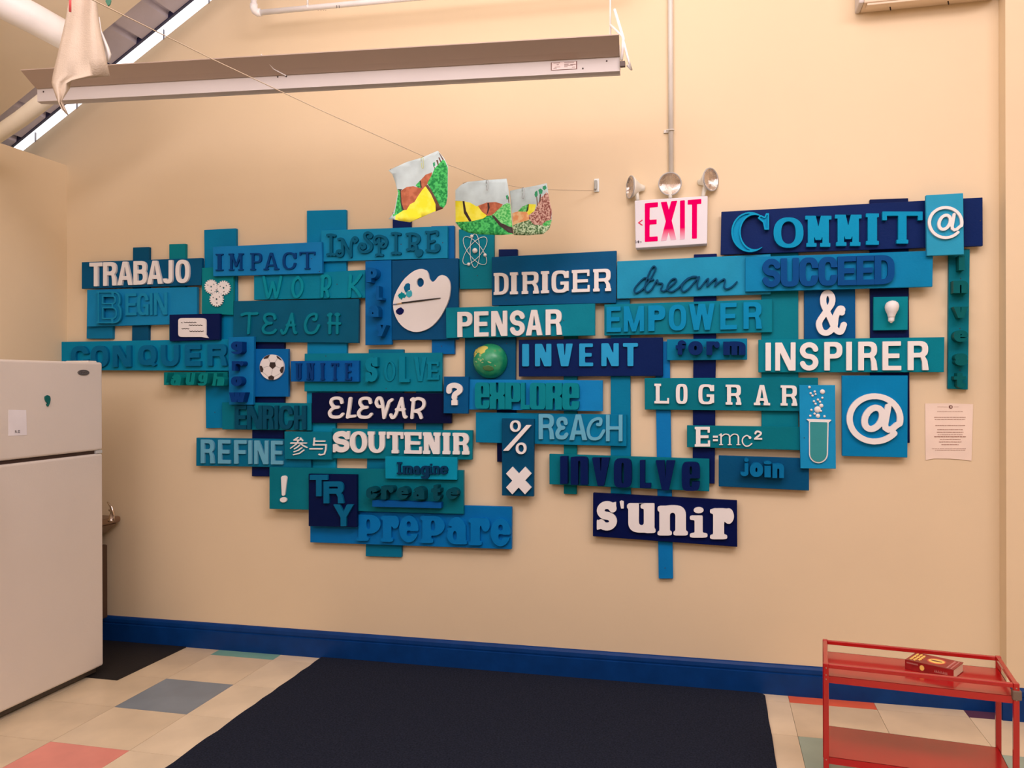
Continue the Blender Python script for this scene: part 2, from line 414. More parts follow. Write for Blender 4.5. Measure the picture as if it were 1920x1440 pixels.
def low(ch, W, t, h=None, n=2.2, se=0.0, cw=None, xh=0.72, res=60):
    """heavy lower-case letters; cw = width of the counter"""
    g = G(W, res); h = h or t * .8; B = g.bx; m = se
    t = min(t, W * .46)
    if cw is None: cw = max(W - 2 * t, .05)
    def slot(x0, y0, x1, y1): return g.el(x0, y0, x1, y1, 4)
    def bowl(x0, y0, x1, y1, c=None):
        c = c or cw; xm = (x0 + x1) / 2
        return np.maximum(g.el(x0, y0, x1, y1, n), -g.el(xm - c / 2, y0 + h, xm + c / 2, y1 - h, max(n, 2)))
    def arch(x0, x1, y0, y1, legs=2):
        r = min((x1 - x0) / legs * .8, (y1 - y0) / 2)
        f = np.minimum(B(x0, y0, x1, y1 - r), np.maximum(g.el(x0 - .0, y1 - 2 * r, x1, y1, max(n, 2.6)), y1 - r - .02 - g.Y))
        f = np.minimum(f, B(x0, y1 - r - .1, x0 + (x1 - x0) * .3, y1 - .02))
        return f
    if ch == 'o': g.A(bowl(0, 0, W, 1))
    elif ch == 'e':
        g.A(g.el(0, 0, W, 1, n)); xm = W / 2
        g.S(g.el(xm - cw / 2, .56, xm + cw / 2, 1 - h, 2.5)).S(g.el(xm - cw / 2, h, xm + cw / 2, .46, 2.5))
        g.A(np.maximum(B(xm - cw, .46 - .02, W, .46 + max(.1, h * .35)), g.el(0, 0, W, 1, n)))
        g.S(B(xm, .32, W + .2, .42 if h > .2 else .44))
    elif ch == 'c': g.A(bowl(0, 0, W, 1)).S(g.pl([(W * .5, .5), (W * 1.2, .72), (W * 1.2, .36)]))
    elif ch == 'a':
        g.A(np.maximum(g.el(W * .02, .05, W, 1, n), .52 - g.Y)).S(g.pl([(W * .45, .62), (-.1, .74), (-.1, .6), (W * .45, .6)]))
        g.A(g.el(0, 0, W * .92, .66, n)).A(B(W - t, 0, W, .7))
        g.S(g.el(W * .42 - cw / 2, h * .7, W * .42 + cw / 2, .66 - h * .75, 2))
        if se: g.A(B(W - t, 0, W + se * .6, .12))
    elif ch in 'nm':
        g.A(arch(m * .6, W - m * .6, 0, 1)) if ch == 'n' else g.A(arch(m * .6, W - m * .6, 0, 1, 3))
        k = 1 if ch == 'n' else 2
        lw = W - 1.2 * m
        for i in range(k):
            xc = m * .6 + lw * (i + 1) / (k + 1)
            g.S(B(xc - cw / 2, -.3, xc + cw / 2, 1 - h - cw / 2)).S(g.el(xc - cw / 2, 1 - h - cw, xc + cw / 2, 1 - h, 2))
        if se:
            sh = .15
            for i in range(k + 1):
                xc = m * .6 + (lw - (lw - k * cw) / (k + 1)) * i / k + (lw - k * cw) / (k + 1) / 2
                wf = (lw - k * cw) / (k + 1) / 2 + min(se, cw * .36)
                g.A(g.el(xc - wf, -.0, xc + wf, sh, 5))
            g.A(g.el(0, .8, m * .6 + t * .6, .97, 5))
    elif ch == 'u':
        f = G(W, res); f.F = low('n', W, t, h, n, 0, cw, xh, res).F[::-1, ::-1]; g.A(f.F[:g.F.shape[0], :g.F.shape[1]])
        if se: g.A(g.el(-.04, .83, t * .9, .99, 5)).A(g.el(W * .48, .83, W - t * .3, .99, 5)).A(g.el(W - t, .0, W + .05, .15, 5))
    elif ch == 'r':
        g.A(B(m, 0, m + t, 1)).A(g.el(W - max(t * .95, .3), .5, W, 1, 2)).A(np.maximum(g.el(m, .2, W, 1, 2.2), .66 - g.Y)).S(g.el(m + t, .2, W - t * .9, .8 - h * .2, 2) if W > 2.1 * t else 9 + g.X * 0)
        if se: g.A(g.el(0, 0, m + t + se, .15, 5)).A(g.el(0, .83, m + t * .7, .98, 5))
    elif ch == 's':
        r = min(t / 2, .13 if se else .2); ry = (.5 - r) / 2; rx = W / 2 - r; P = []
        for a in np.linspace(math.radians(20), math.radians(268), 18): P.append((W / 2 + rx * math.cos(a), .5 + ry + ry * math.sin(a)))
        for a in np.linspace(math.radians(88), math.radians(-160), 18): P.append((W / 2 + rx * math.cos(a), .5 - ry + ry * math.sin(a)))
        g.A(g.st(P, r))
        if se: g.A(g.pl([(W - .03, .66), (W - .03, .98), (W * .8, .95), (W * .86, .72)])).A(g.pl([(0, .02), (0, .38), (W * .14, .3), (W * .2, .06)]))
    elif ch in 'il':
        c = W / 2; tt = min(t, W - 2 * se)
        g.A(B(c - tt / 2, 0, c + tt / 2, xh if ch == 'i' else 1))
        if ch == 'i': g.A(g.el(c - tt * .62, .8, c + tt * .62, 1.0, 2))
        if ch == 'l' and W > t * 1.35 and not se: g.F[:] = 9; g.A(B(0, 0, t, 1)).A(B(0, 0, W, .16))
        if se: g.A(g.el(0, 0, W, .15, 5)).A(g.el(0, xh - .14, c, xh, 5))
    elif ch == 'I': g.A(B(W / 2 - t / 2 if se else 0, 0, W / 2 + t / 2 if se else W, 1)); (g.A(B(0, 0, W, .14)).A(B(0, .86, W, 1)) if se else None)
    elif ch == 'j': g.A(B(W - t, .1, W, xh)).A(g.el(0, 0, W, .4, 2.2)).S(B(-.2, .22, W - t, .5)).A(g.el(W - t * 1.15, .8, W + t * .1, 1, 2))
    elif ch == 'h': g.A(B(0, 0, t, 1)).A(arch(0, W, 0, xh)).S(B(t, -.2, t + cw, xh - h)).S(g.el(t, xh - h * 1.2, t + cw, xh - h * .8, 2))
    elif ch == 'f': g.A(B(W * .2, 0, W * .2 + t, .8)).A(np.maximum(g.el(W * .2, .45, W * 1.05, 1, 2.2), .72 - g.Y)).A(B(0, .42, W * .95, .66)).S(B(W * .2 + t, .66, W, .74))
    elif ch == 't': g.A(B(W * .25, .15, W * .25 + t, 1)).A(B(0, .55, W, .78)).A(g.el(W * .25, 0, W, .45, 2.4)).S(B(W * .25 + t, .3, W * 1.2, .55))
    elif ch == 'p':
        b0 = .27
        g.A(B(m, 0, m + t, 1)).A(g.el(m, b0, W, 1, n)).A(B(m, b0 + .1, m + t + .02, .98)); xc = m + t + cw / 2 - .02
        g.S(g.el(xc - cw / 2, b0 + h * .8, xc + cw / 2, 1 - h * .8, 2.5))
        if se: g.A(g.el(0, 0, m + t + se, .15, 5)).A(g.el(0, .84, m + t * .7, .99, 5))
    elif ch == 'g':
        g.A(g.el(0, .3, W, 1, n)).A(B(W - t, .2, W, .98)).A(np.maximum(g.el(0, 0, W, .6, 2.4), g.Y - .3)).S(B(-.1, .2, W - t, .29))
        g.S(g.el(W / 2 - cw / 2 - .02, .3 + h * .7, W / 2 + cw / 2 - .02, 1 - h * .7, 2))
    elif ch == 'v': g.A(g.pl([(0, 1), (W, 1), (W * .68, 0), (W * .32, 0)])).S(g.pl([(W / 2 - cw / 2, 1.2), (W / 2 + cw / 2, 1.2), (W / 2, .38)]))
    elif ch == 'w': g.A(g.pl([(0, 1), (W, 1), (W * .85, 0), (W * .15, 0)])).S(g.pl([(W * .33 - cw * .4, 1.2), (W * .33 + cw * .4, 1.2), (W * .34, .45)])).S(g.pl([(W * .67 - cw * .4, 1.2), (W * .67 + cw * .4, 1.2), (W * .66, .45)])).S(g.pl([(W * .5 - .05, -.1), (W * .5 + .05, -.1), (W * .5, .38)]))
    elif ch == 'y': g.A(g.pl([(0, 1), (W * .45, 1), (W * .6, .62), (W * .68, 1), (W, 1), (W * .55, 0), (W * .08, 0), (W * .3, .35)]))
    elif ch == 'x': g.A(B(0, 0, W, 1)).S(slot(W / 2 - cw / 2, .62, W / 2 + cw / 2, 1.4)).S(slot(W / 2 - cw / 2, -.4, W / 2 + cw / 2, .38)).S(g.pl([(-.02, .42), (-.02, .6), (W * .12, .51)])).S(g.pl([(W + .02, .42), (W + .02, .6), (W * .88, .51)]))
    elif ch == 'R': g.A(B(0, 0, W, 1)).S(slot(W / 2 - cw / 2, .62, W / 2 + cw / 2, .88)).S(slot(W / 2 - cw / 2, -.4, W / 2 + cw / 2, .42)).S(g.pl([(W + .02, .4), (W + .02, .62), (W * .86, .5)]))
    return g

PEN = {
 'T': [[(0, .93), (.3, 1), (.7, .98), (1, 1)], [(.5, 1), (.47, .5), (.42, 0)]],
 'E': [[(.93, .76), (.84, .95), (.5, 1), (.2, .92), (.14, .72), (.35, .54), (.66, .52)], [(.6, .52), (.28, .46), (.03, .25), (.12, .05), (.45, 0), (.8, .03), (1, .16)]],
 'L': [[(.5, 1), (.38, .5), (.22, .02), (.3, .02), (.98, .05)]],
 'V': [[(.3, .58), (.12, .58), (.0, .78), (.12, 1), (.3, .97), (.42, .6), (.5, 0)], [(.5, 0), (.7, .5), (.82, .8), (1, .92)]],
 'A': [[(0, .14), (.1, 0), (.28, .08), (.5, .5), (.72, 1)], [(.72, 1), (.8, .5), (.9, .08), (1, .03)], [(.38, .42), (.88, .42)]],
 'R': [[(.06, .93), (.2, .96), (.14, .5), (.08, 0)], [(.2, .88), (.5, 1), (.9, .92), (1, .68), (.8, .46), (.3, .34)], [(.3, .34), (.6, .28), (.78, 0)]],
 'C': [[(.62, .72), (.78, .72), (.82, .95), (.6, 1), (.25, .85), (.03, .45), (.12, .1), (.4, 0), (.75, .08), (1, .4)]],
 'H': [[(.22, 1), (.18, 0)], [(.08, .93), (.22, 1), (.3, .97)], [(.8, 1), (.78, 0)], [(.68, .97), (.8, 1), (.92, .96)], [(.1, .52), (1, .5)]],
 'O': [[(.55, 1), (.15, .8), (0, .4), (.2, .03), (.6, .03), (.95, .35), (.95, .75), (.6, 1), (.5, 1)]],
 'K': [[(.15, .95), (.05, 0)], [(1, 1), (.6, .68), (.08, .42)], [(.2, .48), (.6, .3), (.95, 0)]],
 'W': [[(0, 1), (.12, .5), (.25, 0), (.45, .5), (.52, .75), (.62, .4), (.72, 0), (.88, .5), (1, 1)]],
 'P': [[(.15, .95), (.1, 0)], [(.1, .93), (.6, 1), (1, .75), (.7, .45), (.12, .42)]],
 # curly serif capitals
 'cI': [[(.5, .02), (.5, .98)], [(.05, .97), (.5, .99), (.95, .95)], [(.05, .02), (.5, .05), (.95, .02)]],
 'cN': [[(.16, .22), (.2, .3), (.06, .28), (.02, .12), (.16, .02), (.3, .12), (.3, .5), (.28, .88)], [(.1, .9), (.28, .9), (.45, .55), (.7, 0)], [(.7, 0), (.7, .5), (.76, .85), (.9, 1), (1, .88), (.9, .76), (.84, .86)]],
 'cS': [[(.68, .8), (.78, .76), (.84, .88), (.66, 1), (.42, .94), (.4, .76), (.62, .56), (.84, .36), (.78, .12), (.46, 0), (.14, .04), (.0, .22), (.12, .42), (.34, .4), (.4, .24), (.26, .18), (.2, .28)]],
 'cP': [[(.42, .05), (.42, .85)], [(.2, .02), (.42, .05), (.65, .02)], [(.26, .68), (.14, .64), (.04, .76), (.14, .94), (.45, 1), (.82, .92), (.98, .7), (.86, .46), (.62, .44), (.56, .58), (.68, .62)]],
 'cR': [[(.25, .3), (.25, .93)], [(.08, .26), (.25, .29), (.48, .27)], [(.05, .97), (.4, 1), (.72, .94), (.84, .76), (.68, .58), (.3, .54)], [(.45, .55), (.66, .4), (.66, .12), (.78, 0), (.95, .04), (1, .18), (.88, .24), (.82, .14)]],
 'cE': [[(.22, .05), (.22, .96)], [(.04, .97), (.4, .95), (.82, 1), (.86, .84)], [(.22, .52), (.4, .48), (.62, .53)], [(.08, .06), (.4, .03), (.78, .02), (.98, .14), (.94, .32), (.78, .3), (.8, .18), (.88, .2)]],
}
def pen(key, W, r, res=60, soft=0):
    g = G(W, res, pad=r + .08)
    for s in PEN[key]:
        g.A(g.st([(r + x * (W - 2 * r), r + y * (1 - 2 * r)) for x, y in s], r, sm=7))
    return g
def sym(ch, W, r=.07, res=72):
    g = G(W, res, pad=.25)
    def E(P): return [(r + x * (W - 2 * r), r + y * (1 - 2 * r)) for x, y in P]
    if ch == '@':
        P = [(.5 + .5 * math.cos(a), .5 + .5 * math.sin(a)) for a in np.radians(np.linspace(-40, -372, 60))]
        P = P + [(.93, .36), (.85, .28), (.77, .255), (.71, .30), (.70, .40)]
        g.A(g.st(E(P), r))
        Q = [(.475 + .17 * math.cos(a) + .05 * math.sin(a), .51 + .235 * math.sin(a)) for a in np.linspace(0, 2 * math.pi, 40)]
        g.A(g.st(E(Q), r * 1.05)).A(g.st(E([(.765, .77), (.70, .36)]), r))
    elif ch == '&':
        P = [(1, .2), (.88, .02), (.68, .08), (.44, .4), (.2, .72), (.22, .94), (.4, 1), (.54, .88), (.5, .7), (.22, .46), (.02, .24), (.12, .03), (.38, 0), (.62, .16), (.68, .4), (.8, .56), (.92, .5)]
        g.A(g.st(E(P), r, sm=7)).A(g.el(W * .66, .48, W * .95, .66, 2))
    elif ch == '?':
        g.A(g.st(E([(.06, .66), (.12, .9), (.5, 1), (.9, .88), (.92, .66), (.58, .48), (.5, .3)]), r, sm=6)).A(g.bx(W * .34, .0, W * .68, .22)).A(g.bx(W * .4, .2, W * .62, .4))
    elif ch == '!':
        g.A(g.st([(W / 2 + .02, .94), (W / 2, .3)], .085, .045)).A(g.el(W / 2 - .1, 0, W / 2 + .1, .2))
    elif ch == '%':
        g.A(g.pl([(0, .1), (W * .2, .1), (W, .86), (W * .82, .86)]))
        for x0, y0, x1, y1 in ((W * .25, .66, W * .62, 1), (W * .45, 0, W * .82, .34)):
            g.A(np.maximum(g.el(x0, y0, x1, y1, 2.2), -g.el(x0 + .075, y0 + .06, x1 - .075, y1 - .06, 2.2)))
    elif ch == 'x':
        a = .25
        g.A(g.pl([(0, 1 - a), (a * W, 1), (W, a), (W - a * W, 0)])).A(g.pl([(W, 1 - a), (W - a * W, 1), (0, a), (a * W, 0)]))
    elif ch == '=': g.A(g.bx(0, 0, W, .36)).A(g.bx(0, .64, W, 1))
    elif ch == '2': g.A(g.st(E([(.04, .72), (.2, .96), (.55, 1), (.92, .84), (.86, .6), (.4, .28), (.05, .03)]), r, sm=6)).A(g.bx(0, 0, W, .17))
    elif ch == "'": g.A(g.pl([(0, .9), (W * .4, 1), (W, .9), (W, 0), (W * .35, 0)]))
    elif ch == '<': g.A(g.st(E([(1, 1), (0, .5), (1, 0)]), r * 1.6))
    elif ch == 'can':   # upper part strokes, roof, three sweeping strokes
        for P in ([(.45, 1), (.22, .86), (.55, .86), (.66, .9)], [(.6, .97), (.74, .82)], [(.03, .68), (.97, .68)], [(.5, .86), (.36, .62), (.02, .38)], [(.6, .68), (.75, .54), (1, .42)],
                  [(.56, .56), (.42, .44), (.24, .34)], [(.68, .4), (.48, .26), (.22, .17)], [(.8, .26), (.55, .08), (.18, 0)]):
            g.A(g.st(E(P), r * .9, r * .7))
    elif ch == 'yu':
        for P in ([(.25, 1), (.22, .58)], [(.24, .82), (.85, .82)], [(.2, .6), (.92, .6), (.9, .3), (.82, .04), (.6, .0), (.52, .03)], [(0, .36), (.7, .36)]):
            g.A(g.st(E(P), r * .9))
    elif ch == 'm3':
        g.A(g.st([(.12 * W, 0), (.12 * W, .97)], .06)).A(g.st([(.5 * W, 0), (.5 * W, .7)], .06)).A(g.st([(.88 * W, 0), (.88 * W, .7)], .06))
        g.A(g.st([(.12 * W, .7), (.28 * W, .95), (.45 * W, .9), (.5 * W, .65)], .045, sm=5)).A(g.st([(.5 * W, .7), (.66 * W, .95), (.83 * W, .9), (.88 * W, .65)], .045, sm=5))
        for c in (.12, .5, .88): g.A(g.bx(c * W - .16, -.05, c * W + .16, .02))
        g.A(g.pl([(0, .86), (.12 * W, 1.0), (.14 * W, .8)]))
    elif ch == 'c3':
        g.A(g.st([(.85 * W, .8), (.5 * W, 1), (.12 * W, .75), (.08 * W, .35), (.35 * W, .03), (.7 * W, .03), (W, .25)], .055, .05, sm=6)).A(g.el(.68 * W, .68, .95 * W, .92))
    return g

# ---------------------------------------------------------------- room shell
WALLC = (229, 195, 158)
mwall = mat('cream_wall_paint', raw=(.80, .66, .45), rough=0.85, var=0.015, vscale=1.3, bump=0.10, bscale=35, spec=0.25)
mblue = mat('blue_baseboard_paint', (3, 46, 92), rough=0.4, spec=.2, var=0.06, vscale=14, bump=0.15, bscale=60)
mwhite = mat('white_paint', (232, 212, 196), rough=0.5, var=0.02)
SL = 0.597
def roofz(x): return 2.325 + SL * (x + 3.216)
XL, XR, YB = -5.0, 3.2, -7.0
# rear wall (gable), thick, its top following the roof
XRG = 2.2
top = [(XL, roofz(XL)), (XRG, roofz(XRG)), (XR, roofz(XRG) - SL * (XR - XRG))]
prof = [(XL, 0), (XR, 0)] + [(XR, top[2][1]), (XRG, top[1][1]), (XL, top[0][1])]
v = [(x, 0, z) for x, z in prof] + [(x, .14, z) for x, z in prof]; k = len(prof)
o = meshobj('wall_rear', v, [tuple(range(k)), tuple(range(k, 2 * k))[::-1]] + [(i, (i + 1) % k, (i + 1) % k + k, i + k) for i in range(k)], mwall); tag(o, kind='structure')
# left partition (stops below the roof)
LWX, LWZ = -2.975, 2.236
o = MB().box((LWX - .14, YB, 0), (LWX, 0, LWZ)).build('wall_left', mwall); tag(o, kind='structure')
mg = mat('painted_block', (200, 180, 160), rough=.9)
o = MB().box((XL - .12, YB, 0), (XL, .14, 1.25)).build('wall_far_left', mg); tag(o, kind='structure')
zr = top[2][1]
o = MB().box((XR, YB, 0), (XR + .12, .14, zr)).build('wall_right', mwall); tag(o, kind='structure')
o = MB().box((XL, YB - .12, 0), (XR, YB, 5.7)).build('wall_front', mwall); tag(o, kind='structure')
# pier at the right end
PX0 = 1.013
o = MB().box((PX0, -.072, 0), (1.75, 0, 5.2)).build('wall_pier', mwall); tag(o, kind='structure')
# roof deck: ribbed steel, ribs running away from the rear wall
mdeck = mat('grey_steel_deck', raw=(.56, .55, .70), rough=.5, metal=.0, var=.10, vscale=3, bump=.2, bscale=20)
mb = MB(); pitch = .165
x = XL; Y1 = -.035
def GAP(x): return max(.012, .026 + .011 * (x + 3.2))
xs = []
while x < XRG:
    for dx, dz in ((0, 0), (pitch - .030, 0), (pitch - .026, .025), (pitch - .008, .025)):
        if x + dx < XRG: xs.append((x + dx, roofz(x + dx) + GAP(x + dx) + dz))
    x += pitch
xs.append((XRG, roofz(XRG) + GAP(XRG)))
for (xa, za), (xb, zb) in zip(xs[:-1], xs[1:]):
    mb.hexa([(xa, YB, za), (xb, YB, zb), (xb, Y1, zb), (xa, Y1, za), (xa, YB, za + .012), (xb, YB, zb + .012), (xb, Y1, zb + .012), (xa, Y1, za + .012)])
o = mb.build('ceiling', mdeck); tag(o, kind='structure')
o = MB().hexa([(XRG, YB, roofz(XRG) + GAP(XRG)), (XR + .2, YB, zr - .05), (XR + .2, .2, zr - .05), (XRG, .2, roofz(XRG) + GAP(XRG)), (XRG, YB, roofz(XRG) + .2), (XR + .2, YB, zr + .2), (XR + .2, .2, zr + .2), (XRG, .2, roofz(XRG) + .2)]).build('ceiling_slope', mdeck); tag(o, kind='structure')
# dark edge angle under the end of the deck
mdark = mat('dark_blue_steel', raw=(.03, .03, .10), rough=.5, var=.1)
mb = MB()
xa, xb = XL, XRG
mb.hexa([(xa, Y1 - .012, roofz(xa) + GAP(xa) - .008), (xb, Y1 - .012, roofz(xb) + GAP(xb) - .008), (xb, Y1 + .002, roofz(xb) + GAP(xb) - .008), (xa, Y1 + .002, roofz(xa) + GAP(xa) - .008), (xa, Y1 - .012, roofz(xa) + GAP(xa) + .02), (xb, Y1 - .012, roofz(xb) + GAP(xb) + .02), (xb, Y1 + .002, roofz(xb) + GAP(xb) + .02), (xa, Y1 + .002, roofz(xa) + GAP(xa) + .02)])
o = mb.build('trim_1', mdark); tag(o, kind='structure')
# small clips bridging the daylight slot
mb = MB()
for xc in np.arange(-3.15, -1.2, .235):
    z = roofz(xc); mb.box((xc - .002, -.004, z - .006), (xc + .002, .004, z + .04))
o = mb.build('trim_2', mat('grey_clip', raw=(.25, .25, .3), rough=.4)); tag(o, kind='structure')
# cream boarded ceiling nearer the camera, stopping short of the rear wall
def on_roof(px, py, off):
    r = ray(px, py)
    # plane z = roofz(x)+off
    t = (roofz(CAMP[0]) + off - CAMP[2]) / (r[2] - SL * r[0])
    return CAMP + r * t
SO = -.10
ys = [on_roof(a, b, SO)[1] for a, b in ((0, 213), (60, 166), (192, 62), (262, 8))]
YS = float(np.mean(ys))
mcream = mat('cream_ceiling_board', (226, 190, 158), rough=.8, var=.03, vscale=2)
o = MB().hexa([(XL, YB, roofz(XL) + SO), (XRG - .1, YB, roofz(XRG - .1) + SO), (XRG - .1, YS, roofz(XRG - .1) + SO), (XL, YS, roofz(XL) + SO),
               (XL, YB, roofz(XL) + SO + .08), (XRG - .1, YB, roofz(XRG - .1) + SO + .08), (XRG - .1, YS, roofz(XRG - .1) + SO + .08), (XL, YS, roofz(XL) + SO + .08)]).build('ceiling_lining', mcream); tag(o, kind='structure')

# ---------------------------------------------------------------- floor
TS = .3048
mtile = mat('cream_floor_tile', (212, 173, 136), rough=.33, var=.05, vscale=5, spec=.45)
tilec = [mtile] + [mat('cream_floor_tile_%d' % i, c, rough=.33, var=.06, vscale=4 + i, spec=.45) for i, c in enumerate(((216, 178, 142), (206, 167, 130)))]
cm = {'grey': mat('blue_grey_tile', (120, 118, 118), rough=.33, var=.06), 'pink': mat('pink_tile', (218, 122, 102), rough=.33, var=.05), 'green': mat('sage_green_tile', (120, 152, 128), rough=.33, var=.05),
      'orange': mat('orange_tile', (222, 88, 52), rough=.33, var=.05), 'purple': mat('purple_tile', (96, 50, 62), rough=.33, var=.05), 'sage': mat('grey_green_tile', (150, 152, 130), rough=.33, var=.05)}
special = {(0, 0): 'green', (0, -2): 'grey', (0, -4): 'pink', (8, 0): 'orange', (8, -2): 'sage', (10, 0): 'purple', (10, -2): 'sage', (8, -4): 'pink', (10, -4): 'grey', (6, -4): 'green', (2, -4): 'purple', (4, -4): 'sage', (-2, -4): 'sage'}
GX0, GY0 = -2.1595, -.0855 + TS   # grid: tile (i,j) spans X from GX0+i*TS and Y from GY0+(j-1)*TS
msub = mat('floor_adhesive', (120, 100, 80), rough=.8)
floor = MB().box((XL - .1, YB - .1, -.05), (XR + .1, .14, -.0035)).build('floor', msub); tag(floor, kind='structure')
fw = np.array(floor.location)
tg = .0007
def tile(x0, y0, x1, y1, m):
    me = MB().box((x0 + tg, y0 + tg, -.0035), (x1 - tg, y1 - tg, 0.0))
    return me.build('tile', m, floor)
shared = {}
rows = MB()
for i in range(-3, 12):
    for j in range(-6, 1):
        x0 = GX0 + i * TS; y0 = GY0 + (j - 1) * TS; x1, y1 = x0 + TS, min(y0 + TS, 0.0)
        if x0 > 1.2: continue
        under = (x0 > -1.60 and x1 < .16)
        key = special.get((i, j))
        m = cm[key] if key else tilec[(i * 7 + j * 3) % 3]
        if under: rows.box((x0 + tg, y0 + tg, -.0035), (x1 - tg, y1 - tg, 0)); continue
        ky = (m.name, round(y1 - y0, 3))
        if ky in shared:
            o = bpy.data.objects.new('tile', shared[ky]); COL.objects.link(o); o.parent = floor
            o.location = (x0 + TS / 2 - fw[0], (y0 + y1) / 2 - fw[1], -.0035 - fw[2])
        else:
            o = tile(x0, y0, x1, y1, m); shared[ky] = o.data
        if key: o['label'] = {'grey': 'blue-grey', 'sage': 'grey-green', 'green': 'sage green'}.get(key, key) + ' floor tile'
for i in range(-9, 18):
    for j in range(-22, 1):
        if -3 <= i < 12 and j >= -6 and GX0 + i * TS <= 1.2: continue
        x0 = GX0 + i * TS; y0 = GY0 + (j - 1) * TS
        if y0 < YB: continue
        rows.box((x0 + tg, y0 + tg, -.0035), (x0 + TS - tg, min(y0 + TS, 0) - tg, 0))
o = rows.build('tile_field', mtile, floor); tag(o, kind='stuff')

# baseboards (moulded top)
BZ = float(np.mean([PY(900, 1203, -.018)[2], PY(1400, 1244, -.018)[2], PY(450, 1176, -.018)[2]]))
def baseboard(name, a, b, nrm):
    a = np.array(a, float); b = np.array(b, float); nrm = np.array(nrm, float)
    pr = [(.0, 0), (.018, 0), (.018, BZ * .70), (.012, BZ * .72), (.014, BZ * .78), (.0125, BZ * .9), (.006, BZ * .97), (.0, BZ)]
    v = [tuple(p + nrm * d + np.array([0, 0, z])) for p in (a, b) for d, z in pr]; k = len(pr)
    o = meshobj(name, v, [tuple(range(k)), tuple(range(k, 2 * k))] + [(i, (i + 1) % k, (i + 1) % k + k, i + k) for i in range(k)], mblue); return tag(o, kind='structure')
baseboard('baseboard_rear', (LWX, 0, 0), (PX0 - .018, 0, 0), (0, -1, 0))
baseboard('baseboard_pier', (PX0 - .018, -.072, 0), (1.75, -.072, 0), (0, -1, 0))
baseboard('baseboard_pier_return', (PX0, 0, 0), (PX0, -.072, 0), (-1, 0, 0))
baseboard('baseboard_left', (LWX, YB, 0), (LWX, -.02, 0), (1, 0, 0))

# rug and mat
mrug = mat('navy_carpet', (33, 33, 42), rough=.97, var=.22, vscale=160, bump=.9, bscale=420, spec=.1)
def slab_outline(name, pts, z0, z1, m, label, cat):
    k = len(pts); v = [(x, y, z0) for x, y in pts] + [(x, y, z1) for x, y in pts]
    o = meshobj(name, v, [tuple(range(k))[::-1], tuple(range(k, 2 * k))] + [(i, (i + 1) % k, (i + 1) % k + k, i + k) for i in range(k)], m)
    return tag(o, label, cat)
pts = []
x0, x1, y0, y1 = -1.655, .193, -3.6, -.022
for t in np.linspace(0, 1, 60): pts.append((x0 + random.uniform(-.004, .004), y1 + (y0 - y1) * t))
pts.append((x1, y0))
for t in np.linspace(0, 1, 50): pts.append((x1 + random.uniform(-.002, .002), y0 + (y1 - .035 - y0) * t))
for a in np.linspace(0, math.pi / 2, 5)[1:]: pts.append((x1 - .03 + .03 * math.cos(a), y1 - .035 + .03 * math.sin(a)))
slab_outline('rug', pts, 0, .007, mrug, 'large dark navy carpet laid on the tiles against the rear baseboard', 'rug')
mblk = mat('black_rubber', (16, 10, 9), rough=.7, var=.1, bump=.3, bscale=200)
slab_outline('floor_mat', [(-2.325, -.022), (-2.34, -.455), (-2.95, -.455), (-2.95, -.022)], 0, .004, mblk, 'black floor mat in the corner behind the fridge', 'mat')

# ---------------------------------------------------------------- boards of the word wall
TH = .018
def quad_w(q, Y): return [(PY(x, y, -Y)[0], PY(x, y, -Y)[2]) for x, y in q]
def board(name, q, layer, c, label, cat='board', th=TH, group=None, rough=.42):
    """q: tl,tr,br,bl photo points of the front face; layer k: front face at (k+1)*TH"""
    yb = layer * TH + (0.0004 if layer else 0); yf = layer * TH + th
    w = quad_w(q, yf); 
    org = (sum(p[0] for p in w) / 4, -yb, min(p[1] for p in w))
    e = None
    v = [(p[0], -yf, p[1]) for p in w] + [(p[0], -yb, p[1]) for p in w]
    o = meshobj(name, v, [(0, 1, 2, 3), (7, 6, 5, 4), (0, 4, 5, 1), (1, 5, 6, 2), (2, 6, 7, 3), (3, 7, 4, 0)], paint(c, rough), None, loc=org)
    md = o.modifiers.new('bevel', 'BEVEL'); md.width = .0012; md.segments = 1
    tag(o, label, cat, group); o['front'] = yf
    return o
def R4(x0, y0, x1, y1, dy=0): return [(x0, y0), (x1, y0 + dy), (x1, y1 + dy), (x0, y1)]
PG = 'backing planks of the word wall'
def strip(q, c, label): return board('backing_plank', q, 0, c, label, 'plank', group=PG)
strip([(249, 464), (279, 463), (278, 650), (247, 650)], (0, 82, 122), 'narrow dark blue upright plank rising behind the TRABAJO sign, left of two')
strip([(317, 458), (347.5, 457), (347, 640), (317, 640)], (0, 128, 122), 'narrow teal upright plank rising behind the TRABAJO sign, right of two')
strip([(382.5, 431), (442, 428), (445, 802), (386, 803)], (0, 112, 158), 'long blue upright plank behind the IMPACT and ENRICH signs')
strip([(575, 395), (648.5, 393), (650, 668), (576, 668)], (0, 115, 162), 'wide blue upright plank rising behind the INSPIRE sign')
strip([(575, 730), (629, 730), (629, 880), (576, 880)], (12, 125, 160), 'light blue upright plank behind the ELEVAR sign and the Chinese sign')
strip([(691, 655), (756.5, 655), (752.5, 1045), (685.5, 1043)], (0, 105, 140), 'teal-blue upright plank passing behind SOLVE and ending below the prepare sign')
strip([(780, 730), (829, 730), (829, 850), (780, 850)], (0, 98, 130), 'short dark teal upright plank between the ELEVAR and SOUTENIR signs')
strip([(808.5, 424), (851.5, 423), (852, 664), (809.5, 664)], (0, 98, 168), 'bright blue upright plank at the right end of the INSPIRE sign')
strip([(736, 398), (770, 397), (770, 470), (736, 470)], (34, 42, 120), 'navy upright plank tip above the INSPIRE sign, below the leftmost painting')
